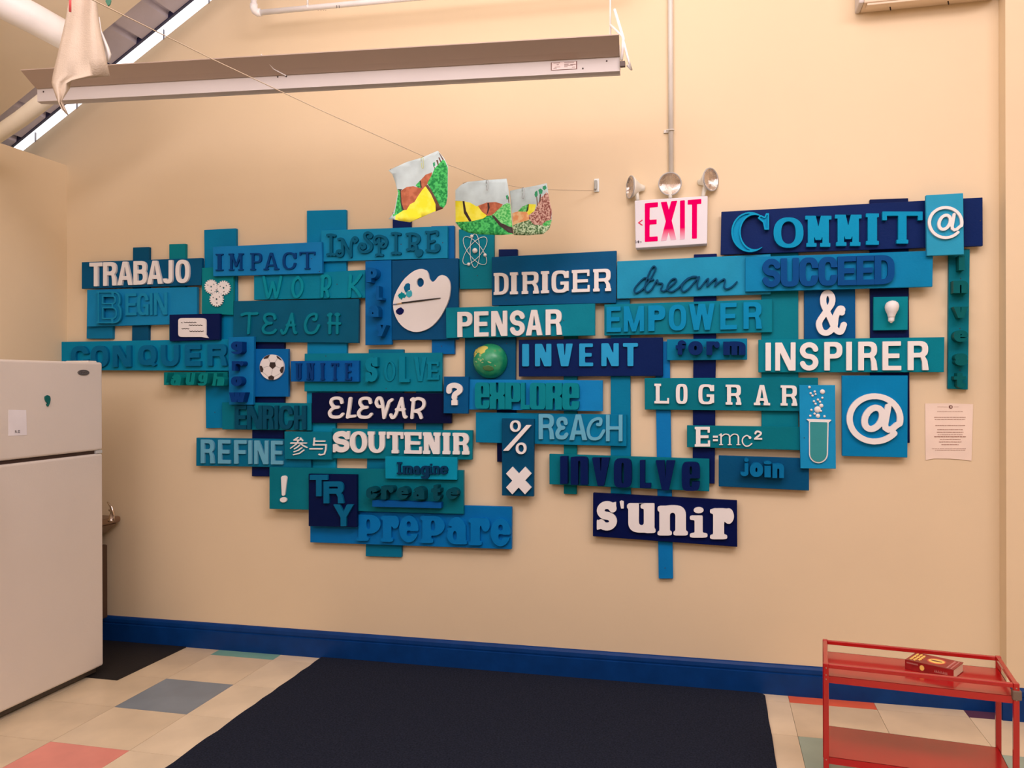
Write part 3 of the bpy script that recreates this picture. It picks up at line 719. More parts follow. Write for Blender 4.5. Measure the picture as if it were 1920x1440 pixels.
strip([(935, 467.5), (970, 467), (970, 628), (935, 628)], (36, 42, 116), 'navy upright plank tip above the DIRIGER sign')
strip([(931, 716), (967, 716), (967, 866), (932, 866)], (26, 24, 90), 'navy upright plank behind the explore sign and the percent panel')
strip([(474, 636), (532.5, 636), (531.5, 894), (472, 893)], (14, 34, 104), 'wide navy upright plank behind the football panel and ENRICH')
strip([(1057, 560), (1083, 560), (1081, 927), (1057, 926)], (0, 118, 112), 'narrow teal-green upright plank running down behind INVENT, REACH and INVOLVE')
strip([(1145, 562), (1181, 561), (1183, 935), (1145, 935)], (0, 108, 146), 'blue upright plank running down behind EMPOWER, INVENT and INVOLVE')
strip([(1228, 640), (1255.5, 640), (1262, 1085), (1235, 1085)], (14, 108, 172), 'long narrow bright blue upright plank whose end hangs below the s\'unir sign')
strip([(1301, 477), (1344, 475.5), (1340, 907), (1298.5, 906)], (26, 34, 112), 'long navy upright plank crossed by the dream, form and LOGRAR signs')
strip([(1428, 475), (1497, 472), (1497, 832), (1428, 832)], (0, 122, 122), 'wide teal upright plank between the EMPOWER sign and the ampersand panel')
strip([(1631, 374), (1703, 371.5), (1706, 830.5), (1633, 830)], (30, 34, 100), 'wide navy upright plank behind the light bulb panel')
strip([(163, 560), (211.5, 560), (210.5, 635), (162, 635)], (14, 108, 150), 'short blue plank stub under the left end of the BEGIN sign')

# word signs: letters
FONT = {}
def word(bd, name_word, mats_, letters, tr, style, th, lab, **kw):
    """letters: (char, x0, x1[, ytop, ybot]) in crop units; tr=(ox,oy,s); kw top/bot=(xa,ya,xb,yb)"""
    ox, oy, s = tr; yb = bd['front']; yf = yb + th
    for L in letters:
        ch, x0, x1 = L[:3]
        if len(L) == 5: yt0 = yt1 = L[3]; yb0 = yb1 = L[4]
        else:
            ta, tb = kw['top'], kw['bot']
            fy = lambda q, x: q[1] + (q[3] - q[1]) * (x - q[0]) / (q[2] - q[0])
            yt0, yt1, yb0, yb1 = fy(ta, x0), fy(ta, x1), fy(tb, x0), fy(tb, x1)
        q = quad_w([(ox + x0 / s, oy + yt0 / s), (ox + x1 / s, oy + yt1 / s), (ox + x1 / s, oy + yb1 / s), (ox + x0 / s, oy + yb0 / s)], yf)
        w = (q[1][0] - q[0][0] + q[2][0] - q[3][0]) / 2; h = (q[0][1] - q[3][1] + q[1][1] - q[2][1]) / 2
        g = style(ch, w / h)
        m = mats_ if not isinstance(mats_, dict) else mats_[ch]
        nm = {'@': 'at_sign', '&': 'ampersand', '?': 'question_mark', '!': 'exclamation_mark', '%': 'percent_sign', 'x': 'letter', '=': 'equals_sign', '2': 'numeral', "'": 'apostrophe', 'can': 'chinese_character', 'yu': 'chinese_character'}.get(ch, 'letter')
        o = field_mesh(g.F, g.xs, g.ys, q, yb + .0002, yf, nm, m, bd)
        if o is not None and lab: o['label'] = lab + (' letter ' + ch[-1] if nm == 'letter' and len(ch) < 3 else ' ' + nm.replace('_', ' '))
def sans(t, **k):
    return lambda ch, W: caps(ch, W, t, **k)
def soft(f, n): return lambda ch, W: f(ch, W).blur(n if ch != 's' else min(n, 2))
cA, cB, cC, cD = (100, 370, 4), (560, 370, 4), (1000, 340, 4), (1420, 340, 4)
cU, cZ, c5, cE, cF, cG = (560, 640, 6.4), (290, 610, 6.4), (340, 680, 3.79), (640, 680, 3.79), (1000, 680, 3.43), (1400, 680, 4)
cX, c6, cP, cI, px = (840, 640, 6.857), (660, 850, 6), (670, 460, 7.2), (1760, 440, 4.8), (0, 0, 1)
SG = None
def sign(q, layer, c, label, rough=.42): return board('word_sign', q, layer, c, label, 'sign', rough=rough)

b = sign([(153, 491.5), (379, 483.5), (377, 534.5), (153, 541.5)], 1, (0, 84, 128), 'dark blue sign with white capitals TRABAJO')
word(b, 'TRABAJO', WHITE, [('T', 270, 365), ('R', 373, 472), ('A', 480, 592), ('B', 600, 700), ('A', 703, 816), ('J', 822, 893), ('O', 915, 1018)], cA, sans(.19), .012, 'white', top=(270, 490, 1018, 466), bot=(270, 668, 1018, 640))
b = sign([(163, 543.5), (369, 538), (369, 607), (163, 612.5)], 1, (22, 116, 164), 'medium blue sign reading BEGIN with one tall capital B')
mBg = paint((14, 108, 152)); mBg2 = paint((24, 118, 158))
word(b, '', mBg2, [('E', 540, 622), ('G', 628, 712), ('I', 724, 742), ('N', 755, 852)], cA, sans(.15), .010, 'blue', top=(540, 722, 852, 712), bot=(540, 886, 852, 880))
word(b, '', mBg, [('B', 322, 508, 705, 945)], cA, lambda c, W: caps(c, W, .20, se=.05, sh=.06), .016, 'blue')
def rimB(c, W):
    g = caps(c, W, .20, se=.05, sh=.06); f = g.F.copy(); g.F = np.maximum(f, -(f + .045)); return g
b['front'] += .016; word(b, '', mBg2, [('B', 322, 508, 705, 945)], cA, rimB, .006, 'raised rim of'); 
# the Chinese, Latin and picture boards
b = sign([(399, 463), (603, 453.5), (604, 512.5), (399.5, 518)], 2, (22, 112, 172), 'medium blue sign with spaced dark blue slab capitals IMPACT')
word(b, '', paint((0, 68, 138)), [('I', 1215, 1272), ('M', 1312, 1425), ('P', 1475, 1562), ('A', 1575, 1690), ('C', 1718, 1820), ('T', 1845, 1962)], cA, lambda c, W: caps(c, W, .15, h=.09, se=.10, sh=.07), .008, 'dark blue', top=(1215, 424, 1962, 407), bot=(1215, 550, 1962, 537))
b = sign([(602, 432), (839, 424), (839, 484), (602, 490.5)], 1, (18, 120, 162), 'light blue sign with curly dark teal letters INSPIRE')
word(b, '', paint((0, 92, 128)), [('cI', 205, 278, 270, 440), ('cN', 275, 445, 290, 452), ('cS', 440, 555, 255, 420), ('cP', 555, 668, 280, 442), ('cI', 690, 768, 258, 430), ('cR', 800, 930, 262, 446), ('cE', 945, 1060, 245, 414)], cB, lambda c, W: pen(c, W, .058), .012, 'curly dark teal')
b = sign([(476, 517.5), (684.5, 506), (684.5, 558.5), (476, 562)], 1, (0, 128, 138), 'teal sign with thin tone-on-tone capitals WORK')
word(b, '', paint((0, 120, 140)), [('W', 492, 529, 517, 560), ('O', 546, 569, 517, 559), ('R', 600.5, 621, 514, 558), ('K', 652, 679, 512, 558)], px, lambda c, W: pen(c, W, .062), .009, 'thin teal-blue')
b = sign([(438, 564.5), (673, 560.5), (672, 643), (437, 641)], 1, (0, 88, 122), 'dark teal-blue sign with teal brush capitals TEACH')
word(b, '', paint((0, 126, 128)), [('T', 451, 484, 585, 627), ('E', 490.5, 519, 586, 627), ('A', 525, 557, 586, 627.5), ('C', 569.5, 600, 586, 627), ('H', 613, 639.5, 586, 627)], px, lambda c, W: pen(c, W, .062), .010, 'teal')
b = sign([(114, 641), (445, 635.5), (445, 695.5), (114, 694)], 1, (0, 116, 152), 'long teal-blue sign reading CONQUER, its left end behind the fridge')
word(b, '', paint((0, 98, 142)), [('C', 130, 260), ('O', 280, 410), ('N', 445, 580), ('Q', 635, 770), ('U', 805, 940), ('E', 985, 1105), ('R', 1155, 1300)], cA, sans(.26), .014, 'blue', top=(130, 1116, 1300, 1100), bot=(130, 1276, 1300, 1262))
b = sign([(307, 698), (427, 697), (427, 724), (307, 722)], 1, (0, 118, 106), 'small green sign with deep slanted letters laugh, under CONQUER')
def slant(f, k=.18):
    def g_(c, W):
        g = f(c, W); n = g.F.shape[1]; out = np.full_like(g.F, 9.0)
        for i in range(g.F.shape[0]):
            s = k * (g.ys[i] - .5); out[i] = np.interp(g.xs - s, g.xs, g.F[i])
        g.F = out; return g
    return g_
word(b, '', paint((0, 128, 112)), [('l', 110, 165, 570, 712), ('a', 190, 318, 590, 722), ('u', 372, 488, 572, 716), ('g', 515, 640, 572, 725), ('h', 690, 836, 572, 725)], cZ, slant(lambda c, W: low(c, W, .3, cw=.12)), .045, 'deep green')
b = sign([(428, 632.5), (476, 631), (474.5, 759), (429.5, 759)], 2, (16, 108, 168), 'upright blue sign with deep letters grow stacked downwards')
word(b, '', paint((0, 62, 142)), [('g', 915, 1048, 193, 345), ('r', 925, 1062, 430, 545), ('o', 915, 1045, 612, 728), ('w', 892, 1088, 805, 922)], cZ, lambda c, W: low(c, W, .42, cw=.13), .038, 'deep dark blue')
b = sign([(684.8, 490), (733.5, 487.5), (734.5, 646), (684.8, 647)], 1, (0, 98, 166), 'upright bright blue sign with deep letters play stacked downwards')
word(b, '', paint((0, 88, 156)), [('p', 120, 262, 300, 498), ('l', 252, 335, 545, 735), ('a', 150, 285, 812, 965), ('y', 245, 392, 1075, 1228)], cP, lambda c, W: low(c, W, .4, cw=.14), .045, 'deep blue')
b = sign([(571, 663), (829, 661), (829, 734), (570.5, 734)], 1, (0, 126, 132), 'teal sign with mismatched blue capitals SOLVE')
mS = paint((0, 114, 142))
word(b, '', mS, [('S', 800, 945, 190, 485)], cU, lambda c, W: caps(c, W, .24, se=.04, sh=.1), .024, 'blue slab')
word(b, '', mS, [('O', 1025, 1160, 238, 480)], cU, lambda c, W: caps(c, W, .13, h=.06, n=2), .006, 'thin blue')
word(b, '', mS, [('L', 1205, 1330, 182, 490)], cU, lambda c, W: caps(c, W, .24, h=.13), .016, 'blue')
word(b, '', mS, [('V', 1385, 1530, 190, 480)], cU, lambda c, W: caps(c, W, .16), .006, 'blue')
word(b, '', mS, [('E', 1540, 1682, 245, 462)], cU, lambda c, W: caps(c, W, .2, h=.12, se=.05, sh=.12), .010, 'small blue')
b = sign([(545, 677), (673, 676), (673, 716), (545, 715.5)], 2, (0, 90, 168), 'small bright blue sign with narrow spaced capitals UNITE')
word(b, '', paint((0, 64, 140)), [('U', 554, 565.5), ('N', 574.4, 589), ('I', 600.5, 608.5), ('T', 620.6, 634.7), ('E', 646.5, 659)], px, lambda c, W: caps(c, W, .13, h=.09, se=.05, sh=.08), .008, 'dark blue', top=(554, 681, 659, 680.5), bot=(554, 712, 659, 712.8))
b = sign([(584.5, 736.5), (846, 737.5), (846, 794), (584.5, 793)], 1, (26, 20, 82), 'dark navy sign with white rounded script capitals ELEVAR')
word(b, '', WHITE, [('E', 350, 542, 662, 928), ('L', 565, 690, 668, 928), ('E', 698, 885, 664, 930), ('V', 910, 1132, 660, 934), ('A', 1085, 1300, 668, 934), ('R', 1335, 1520, 668, 934)], cU, lambda c, W: pen(c, W, .068), .012, 'white')
b = sign([(416, 754.5), (583.5, 756), (583.5, 807.5), (416.5, 805)], 1, (0, 118, 122), 'teal sign with tightly set dark blue capitals ENRICH')
word(b, '', paint((0, 78, 108)), [('E', 378, 462), ('N', 466, 572), ('R', 576, 655), ('I', 661, 686), ('C', 691, 790), ('H', 800, 885)], c5, sans(.19), .014, 'dark blue', top=(378, 304, 885, 306), bot=(378, 472, 885, 474))
b = sign([(368, 820.8), (583, 824), (583, 877), (367.5, 873.5)], 1, (0, 100, 135), 'dark teal sign with pale aqua capitals REFINE')
word(b, '', paint((96, 172, 174)), [('R', 137, 234), ('E', 260, 348), ('F', 374, 462), ('I', 475, 500), ('N', 517, 616), ('E', 636, 722)], c5, sans(.18), .010, 'pale aqua', top=(137, 546, 722, 556), bot=(137, 714, 722, 724))
b = board('word_sign', [(533, 809), (621.5, 810), (621.5, 862), (534, 861)], 2, (0, 116, 122), 'small teal sign with two thin white Chinese characters', 'sign')
word(b, '', WHITE, [('can', 772, 896, 528, 658), ('yu', 908, 1032, 532, 660)], c5, lambda c, W: sym(c, W, .042), .006, 'thin white')
b = sign([(623, 803.5), (886, 807), (885, 862), (623, 859.5)], 1, (0, 120, 120), 'teal sign with bold white slab capitals SOUTENIR')
word(b, '', WHITE, [('S', 624, 655), ('O', 655.6, 688), ('U', 689, 722.5), ('T', 725, 756), ('E', 757.6, 790.5), ('N', 793, 825.6), ('I', 829.5, 843.6), ('R', 848.5, 879.6)], px, soft(lambda c, W: caps(c, W, .25, h=.15, se=.045, sh=.15, n=2.2), 1), .012, 'white', top=(624, 808, 880, 812), bot=(624, 848, 880, 852.5))
b = sign([(505, 876), (869, 882), (869, 964), (505, 954)], 2, (0, 116, 116), 'large teal sign with a white exclamation mark and the word create')
word(b, '', WHITE, [('!', 700, 750, 803, 993)], c5, lambda c, W: sym(c, W), .008, 'white')
word(b, '', paint((0, 76, 94)), [('c', 158, 282, 380, 512), ('r', 328, 465, 372, 515), ('e', 502, 632, 380, 515), ('a', 685, 812, 380, 518), ('t', 890, 992, 362, 530), ('e', 1056, 1186, 396, 515)], c6, lambda c, W: low(c, W, .42, cw=.16), .045, 'deep dark teal')
w_ = quad_w([(698, 938), (827, 942.5), (827, 953), (698, 950)], b['front'] + .03)
o = meshobj('bar', [(p[0], -(b['front'] + .03), p[1]) for p in w_] + [(p[0], -b['front'] - .0003, p[1]) for p in w_], [(0, 1, 2, 3), (7, 6, 5, 4), (0, 4, 5, 1), (1, 5, 6, 2), (2, 6, 7, 3), (3, 7, 4, 0)], paint((0, 86, 162)), b); o['label'] = 'bright blue bar under the letters'
b = sign([(722, 856), (857, 858), (856.5, 900), (722.5, 897.5)], 3, (0, 124, 156), 'small light blue sign with dark serif lettering Imagine')
word(b, '', paint((0, 60, 104)), [('I', 503, 558, 100, 236), ('m', 565, 682, 140, 236), ('a', 684, 764, 142, 238), ('g', 770, 866, 140, 290), ('i', 868, 904, 116, 238), ('n', 908, 985, 142, 238), ('e', 986, 1078, 142, 238)], c6, soft(lambda c, W: low(c, W, .32, h=.2, se=.07, cw=W * .26 if c != 'm' else W * .15, res=50), 1), .010, 'dark blue')
b = board('word_sign', [(578.5, 888.5), (669, 890), (669, 988.5), (578.5, 986.5)], 3, (8, 28, 94), 'navy sign with the capitals T, R and Y set stepwise', 'sign')
word(b, '', paint((0, 96, 138)), [('T', 912, 1040, 798, 950), ('R', 1010, 1155, 845, 1000), ('Y', 1080, 1222, 1008, 1163)], c5, sans(.27), .012, 'teal-blue')
b = sign([(581.5, 940), (959.5, 950.5), (959, 1030), (581.5, 1017)], 1, (0, 102, 168), 'long bright blue sign with large tone-on-tone letters prepare')
word(b, '', paint((0, 106, 172)), [('p', 50, 320, 690, 985), ('r', 325, 527, 700, 996), ('e', 530, 747, 700, 1002), ('p', 768, 1042, 702, 1010), ('a', 1068, 1292, 718, 1024), ('r', 1312, 1550, 728, 1036), ('e', 1560, 1782, 735, 1046)], c6, soft(lambda c, W: low(c, W, .34, h=.22, se=.08, cw=.17, n=2), 5), .014, 'bright blue')
b = sign([(922, 482), (1156, 470), (1155, 568), (922, 573)], 1, (0, 84, 134), 'tall dark blue sign with white slab capitals DIRIGER')
word(b, '', WHITE, [('D', 925.5, 953), ('I', 956, 970.5), ('R', 978, 1010), ('I', 1014, 1029), ('G', 1034, 1066), ('E', 1072, 1105.5), ('R', 1112, 1145.5)], px, lambda c, W: caps(c, W, .19, h=.14, se=.05, sh=.13, n=3.2), .013, 'white', top=(925, 512, 1146, 503.5), bot=(925, 553, 1146, 545.5))
b = sign([(836, 577), (1115.5, 569), (1115.5, 629), (836.5, 634)], 2, (0, 128, 130), 'teal sign with white bold capitals PENSAR')
word(b, '', WHITE, [('P', 857.5, 885), ('E', 889, 915.5), ('N', 921, 950.5), ('S', 956, 983.5), ('A', 986, 1016.5), ('R', 1023, 1053.5)], px, sans(.19), .013, 'white', top=(857, 585, 1054, 579.5), bot=(857, 632, 1054, 627.5))
b = sign([(1157, 490), (1445, 476.5), (1445, 551.5), (1157, 560)], 1, (30, 124, 160), 'light blue sign with thin dark cursive word dream')
# cursive word cut in one piece
D = [[(905, 735), (880, 738), (840, 722), (795, 758), (756, 810), (770, 836), (815, 812), (865, 755), (905, 690), (922, 648), (905, 636), (882, 665), (852, 735), (838, 800), (855, 828), (890, 808), (925, 748), (936, 740), (938, 762), (972, 765), (968, 790), (960, 812), (985, 822), (1030, 790), (1075, 748), (1070, 728), (1040, 738), (1012, 780), (1012, 815), (1045, 826), (1090, 800), (1135, 752), (1175, 722), (1232, 715), (1195, 715), (1140, 755), (1115, 800), (1130, 825), (1170, 805), (1225, 740), (1250, 715), (1235, 760), (1240, 800), (1262, 790), (1300, 740), (1318, 730), (1312, 760), (1308, 785), (1340, 755), (1372, 728), (1378, 745), (1365, 785), (1390, 760), (1430, 732), (1442, 745), (1432, 785), (1450, 806), (1490, 790), (1528, 752)]]
yf = b['front'] + .012
g = G(800 / 205, 64, pad=.1)
for P in D: g.A(g.st([((x - 745) / 205, (845 - y) / 205) for x, y in P], .026, sm=6))
q = quad_w([(1000 + 745 / 4, 340 + 640 / 4), (1000 + 1545 / 4, 340 + 640 / 4), (1000 + 1545 / 4, 340 + 845 / 4), (1000 + 745 / 4, 340 + 845 / 4)], yf)
o = field_mesh(g.F, g.xs, g.ys, q, b['front'] + .0002, yf, 'cursive_lettering', paint((0, 74, 116)), b, bbox=(0, 0, 800 / 205, 1)); o['label'] = 'dark blue cursive word dream'
b = sign([(1397.5, 482.5), (1749.5, 470), (1748.5, 537.5), (1397.5, 547)], 2, (10, 112, 158), 'long blue sign with touching dark blue capitals SUCCEED')
word(b, '', paint((0, 76, 146)), [('S', 38, 174), ('U', 176, 312), ('C', 314, 458), ('C', 458, 602), ('E', 603, 744), ('E', 745, 879), ('D', 880, 1030)], cD, lambda c, W: caps(c, W, .21, n=3), .015, 'dark blue', top=(38, 582, 1030, 550), bot=(38, 794, 1030, 770))
b = sign([(1133, 571), (1448, 561), (1448, 623), (1133, 629)], 1, (0, 124, 126), 'teal sign with blue capitals EMPOWER')
word(b, '', paint((0, 118, 164)), [('E', 548, 657), ('M', 678, 830), ('P', 862, 990), ('O', 1015, 1147), ('W', 1168, 1360), ('E', 1402, 1527), ('R', 1576, 1715)], cC, lambda c, W: caps(c, W, .19 if c != 'P' else .24), .011, 'blue', top=(548, 942, 1715, 903), bot=(548, 1130, 1715, 1105))
b = sign([(972.5, 637.5), (1243, 632.5), (1243, 705), (972.5, 706)], 1, (26, 40, 112), 'navy sign with light blue flared capitals INVENT')
mI = paint((40, 136, 184))
word(b, '', mI, [('I', 979, 991.5), ('N', 1003, 1033.5), ('V', 1044, 1073.5), ('E', 1086, 1112), ('N', 1127.5, 1160), ('T', 1168, 1196)], px, soft(lambda c, W: caps(c, W, .25 if c in 'NTE' else .27, h=.16, n=2), 6), .010, 'light blue', top=(979, 645, 1196, 643), bot=(979, 687, 1196, 686.5))
b = sign([(1250.5, 636), (1401, 634.5), (1401, 674.5), (1250.5, 675.5)], 1, (0, 110, 148), 'small teal-blue sign with deep navy letters form')
word(b, '', paint((0, 48, 122)), [('f', 1068, 1145, 1192, 1300), ('o', 1162, 1270, 1198, 1302), ('r', 1298, 1398, 1200, 1302), ('m', 1425, 1592, 1200, 1302)], cC, lambda c, W: low(c, W, .42, cw=.12 if c != 'o' else .2), .034, 'deep navy')
b = sign([(1352.5, 397), (1842.5, 370), (1843, 461), (1351, 477.5)], 1, (36, 44, 116), 'long navy sign with big blue slab capitals COMMIT')
mC = paint((0, 124, 166)); cs = lambda c, W: caps(c, W, .24, h=.13, se=.05, sh=.12, n=2.3)
word(b, '', mC, [('O', 122, 346, 270, 498), ('M', 360, 556, 258, 490), ('M', 583, 782, 250, 484), ('I', 815, 912, 240, 475), ('T', 938, 1240, 226, 466)], cD, cs, .018, 'blue')
def bigC(c, W):
    g = G(W, 72); e = np.maximum(g.el(0, 0, W, 1, 2), -g.el(W * .25, .07, W * 1.0, .93, 2))
    g.A(e).S(g.bx(W * .55, .28, W + .3, .60)).S(g.bx(W * .93, -.2, W + .3, .6))
    g.A(g.pl([(W * .88, .56), (W, .56), (W, .97), (W * .92, .97), (W * .88, .88), (W * .78, .93), (W * .7, .85), (W * .84, .74)])); return g
def rimC(c, W):
    g = bigC(c, W); f = g.F.copy(); g.F = np.maximum(f, -(f + .035)); return g
word(b, '', mC, [('C', 1485, 1768, 230, 530)], cC, bigC, .016, 'large blue')
b['front'] = b['front'] + .016
word(b, '', paint((8, 132, 174)), [('C', 1485, 1768, 230, 530)], cC, rimC, .007, 'raised rim of')
b = sign([(1422, 637), (1771, 632), (1770, 698), (1422, 698.5)], 1, (0, 126, 126), 'teal sign with white bold capitals INSPIRER')
word(b, '', WHITE, [('I', 62, 102), ('N', 135, 287), ('S', 320, 458), ('P', 503, 638), ('I', 668, 710), ('R', 758, 902), ('E', 940, 1080), ('R', 1130, 1286)], cD, sans(.18), .013, 'white', top=(62, 1210, 1286, 1197), bot=(62, 1420, 1286, 1416))
b = sign([(1208.5, 709), (1534, 708), (1534, 771.5), (1209, 768)], 1, (0, 116, 116), 'long teal sign with widely spaced white slab capitals LOGRAR')
word(b, '', WHITE, [('L', 1227, 1254.5), ('O', 1267.3, 1289), ('G', 1309.6, 1339), ('R', 1360.6, 1390), ('A', 1413.5, 1444), ('R', 1463.7, 1495)], px, lambda c, W: caps(c, W, .19, h=.13, se=.07, sh=.12, n=3.5), .010, 'white', top=(1227, 719.3, 1495, 722.8), bot=(1227, 756.3, 1495, 761))
b = sign([(1288, 797.5), (1530, 801), (1530, 845), (1288, 838.5)], 1, (0, 116, 114), 'teal sign with white formula E=mc²')
word(b, '', WHITE, [('E', 1038, 1137, 413, 540)], cF, lambda c, W: caps(c, W, .22, h=.14, se=.06, sh=.12), .010, 'white slab')
word(b, '', WHITE, [('=', 1155, 1187, 470, 505), ('2', 1420, 1472, 437, 495)], cF, lambda c, W: sym(c, W, .1), .008, 'white')
word(b, '', WHITE, [('m3', 1190, 1332, 455, 531), ('c3', 1340, 1409, 465, 541)], cF, lambda c, W: sym(c, W), .006, 'thin white')
b = sign([(1347.5, 854), (1517, 859.5), (1517, 920), (1347.5, 912)], 1, (0, 80, 126), 'dark blue sign with deep blue rounded letters join')
word(b, '', paint((0, 102, 154)), [('j', 1332, 1385, 615, 730), ('o', 1392, 1478, 645, 735), ('i', 1482, 1532, 634, 738), ('n', 1538, 1612, 650, 742)], cF, soft(lambda c, W: low(c, W, .42, cw=.14), 2), .034, 'deep blue')
b = sign([(878, 711.5), (1130, 713), (1130, 771), (878, 768)], 1, (18, 114, 174), 'bright blue sign with heavy touching teal letters explore')
word(b, '', paint((0, 132, 128)), [('e', 345, 532), ('x', 535, 730), ('p', 735, 930), ('l', 935, 1050), ('o', 1050, 1254), ('R', 1256, 1464), ('e', 1468, 1684)], cX, lambda c, W: low(c, W, .24 if c != 'l' else .2, h=.13, n=6, cw=.1), .022, 'teal', top=(345, 528, 1684, 536), bot=(345, 865, 1684, 880))
b = sign([(892, 773), (1174.5, 777.5), (1174.5, 837), (892, 829.5)], 1, (0, 108, 148), 'teal-blue sign with pale aqua capitals REACH')
mR = paint((96, 176, 178))
word(b, '', mR, [('R', 1165, 1366, 935, 1258), ('A', 1560, 1788, 940, 1270)], cX, sans(.17), .010, 'pale aqua')
word(b, '', mR, [('E', 1380, 1546, 970, 1262)], cX, lambda c, W: pen(c, W, .085), .010, 'pale aqua')
word(b, '', mR, [('C', 342, 462, 350, 500), ], cF, lambda c, W: pen(c, W, .065), .012, 'pale aqua')
word(b, '', mR, [('H', 467, 573, 335, 505)], cF, sans(.14), .010, 'pale aqua')
b = board('symbol_panel', [(941, 784.5), (1001.5, 785.5), (1000.5, 931), (941, 929)], 2, (0, 76, 116), 'dark upright panel with white percent sign above a white cross', 'panel')
word(b, '', WHITE, [('%', 1150, 1348, 410, 650)], cE, lambda c, W: sym(c, W), .012, 'white')
word(b, '', WHITE, [('x', 1170, 1350, 740, 936)], cE, lambda c, W: sym(c, W), .012, 'white')
for c_ in b.children:
    if c_.name.startswith('letter'): c_.name = 'multiplication_sign'; c_['label'] = 'white multiplication sign'
b = sign([(1030, 851), (1330, 860.5), (1330, 921.5), (1030, 908)], 1, (0, 116, 116), 'teal sign with heavy deep navy letters involve')
word(b, '', paint((0, 34, 112)), [('i', 172, 220, 603, 780), ('n', 240, 350, 606, 786), ('v', 377, 490, 612, 792), ('o', 517, 632, 618, 803), ('l', 685, 756, 628, 806), ('v', 787, 912, 630, 820), ('e', 954, 1072, 640, 825)], cF, lambda c, W: (low(c, W, .26, h=.14, n=4.5, cw=.085) if c != 'i' else caps('I', W, .2)), .030, 'deep navy')
b = sign([(1112, 924), (1382, 938.5), (1382.5, 1025.5), (1111.5, 1005.5)], 1, (20, 24, 102), "navy sign with white bulging letters s'unir")
word(b, '', WHITE, [('s', 408, 537, 892, 1080), ("'", 555, 581, 888, 938), ('u', 602, 786, 905, 1096), ('n', 798, 994, 918, 1112), ('i', 1006, 1120, 930, 1126), ('r', 1136, 1290, 938, 1136)], cF, soft(lambda c, W: (low(c, W, .36, h=.24, se=.10, cw=.18) if c != "'" else sym(c, W)), 5), .012, 'white')
b = board('symbol_panel', [(832, 706), (878.8, 706), (877.5, 775.8), (831.5, 775)], 2, (0, 84, 140), 'small dark blue panel with a white question mark', 'panel')
word(b, '', WHITE, [('?', 745, 860, 142, 302)], cE, lambda c, W: sym(c, W, .115), .012, 'white')
b = board('symbol_panel', [(1508, 545), (1603.5, 541), (1604, 636), (1508, 636)], 0, (0, 84, 142), 'blue panel with a large white ampersand', 'panel')
word(b, '', WHITE, [('&', 440, 672, 815, 1158)], cD, lambda c, W: sym(c, W, .062), .014, 'white')
b = board('symbol_panel', [(1736, 366), (1806, 362), (1807.5, 477), (1738, 479.5)], 3, (42, 132, 166), 'light blue panel with a small white at sign at the end of COMMIT', 'panel')
word(b, '', WHITE, [('@', 1280, 1546, 185, 432)], cD, lambda c, W: sym(c, W, .042), .010, 'white')
b = board('symbol_panel', [(1578.5, 704), (1702, 704), (1701.5, 858), (1579, 855)], 1, (0, 112, 164), 'large blue panel with a big white at sign', 'panel')
word(b, '', WHITE, [('@', 750, 1176, 230, 613)], cG, lambda c, W: sym(c, W, .056), .014, 'white')
b = board('word_sign', [(1779.5, 470), (1818.5, 467), (1815, 730.5), (1777.5, 729)], 0, (0, 116, 116), 'narrow upright teal sign with deep letters Invest stacked downwards', 'sign')
word(b, '', paint((0, 90, 94)), [('I', 182, 236, 188, 320), ('n', 132, 266, 412, 525), ('v', 134, 268, 648, 750), ('e', 138, 266, 860, 965), ('s', 146, 262, 1068, 1178), ('t', 140, 246, 1245, 1380)], cI, lambda c, W: low(c, W, .42, cw=.12), .040, 'deep dark teal')

# ---------------------------------------------------------------- picture panels
def lay(bd, name, fn, q, th, m, off=0.0, res=60, label=None, W=None, soft_=0):
    """fn(g) fills a field on [0,W]x[0,1], mapped exactly on quad q (photo points of its face)"""
    yb = bd['front'] + off; yf = yb + th; w = quad_w(q, yf)
    ww = (w[1][0] - w[0][0]) / (w[0][1] - w[3][1]); g = G(ww, res, pad=.06); fn(g, ww)
    if soft_: g.blur(soft_)
    o = field_mesh(g.F, g.xs, g.ys, w, yb + .0002, yf, name, m, bd, bbox=(0, 0, ww, 1))
    if o is not None and label: o['label'] = label
    return o
def cropq(c, x0, y0, x1, y1): ox, oy, s = c; return [(ox + x0 / s, oy + y0 / s), (ox + x1 / s, oy + y0 / s), (ox + x1 / s, oy + y1 / s), (ox + x0 / s, oy + y1 / s)]
mdk = mat('dark_brown_ink', (42, 22, 18), rough=.6)
# gears
b = board('picture_panel', [(378.5, 502), (437.5, 500), (437, 590.5), (378, 588.5)], 1, (0, 128, 120), 'teal panel with three white cogwheels', 'panel')
def gear(g, W):
    g.A(g.el(.08 * W, .08, .92 * W, .92)); 
    for i in range(18):
        a = 2 * math.pi * i / 18; c, s = math.cos(a), math.sin(a)
        P = [(W / 2 + W * (.40 * c - .045 * s), .5 + .40 * s + .045 * c), (W / 2 + W * (.5 * c - .035 * s), .5 + .5 * s + .035 * c), (W / 2 + W * (.5 * c + .035 * s), .5 + .5 * s - .035 * c), (W / 2 + W * (.40 * c + .045 * s), .5 + .40 * s - .045 * c)]
        g.A(g.pl(P))
    g.S(g.el(W * .43, .43, W * .57, .57))
    for i in range(3):
        a = 2 * math.pi * (i + .3) / 3; g.S(g.el(W * (.5 + .26 * math.cos(a)) - .048, .5 + .26 * math.sin(a) - .048, W * (.5 + .26 * math.cos(a)) + .048, .5 + .26 * math.sin(a) + .048))
lay(b, 'cogwheel', gear, cropq(cA, 1132, 616, 1232, 724), .006, WHITE, 0, 70, 'white upper left cogwheel')
lay(b, 'cogwheel', gear, cropq(cA, 1224, 624, 1328, 734), .006, WHITE, .0015, 70, 'white upper right cogwheel')
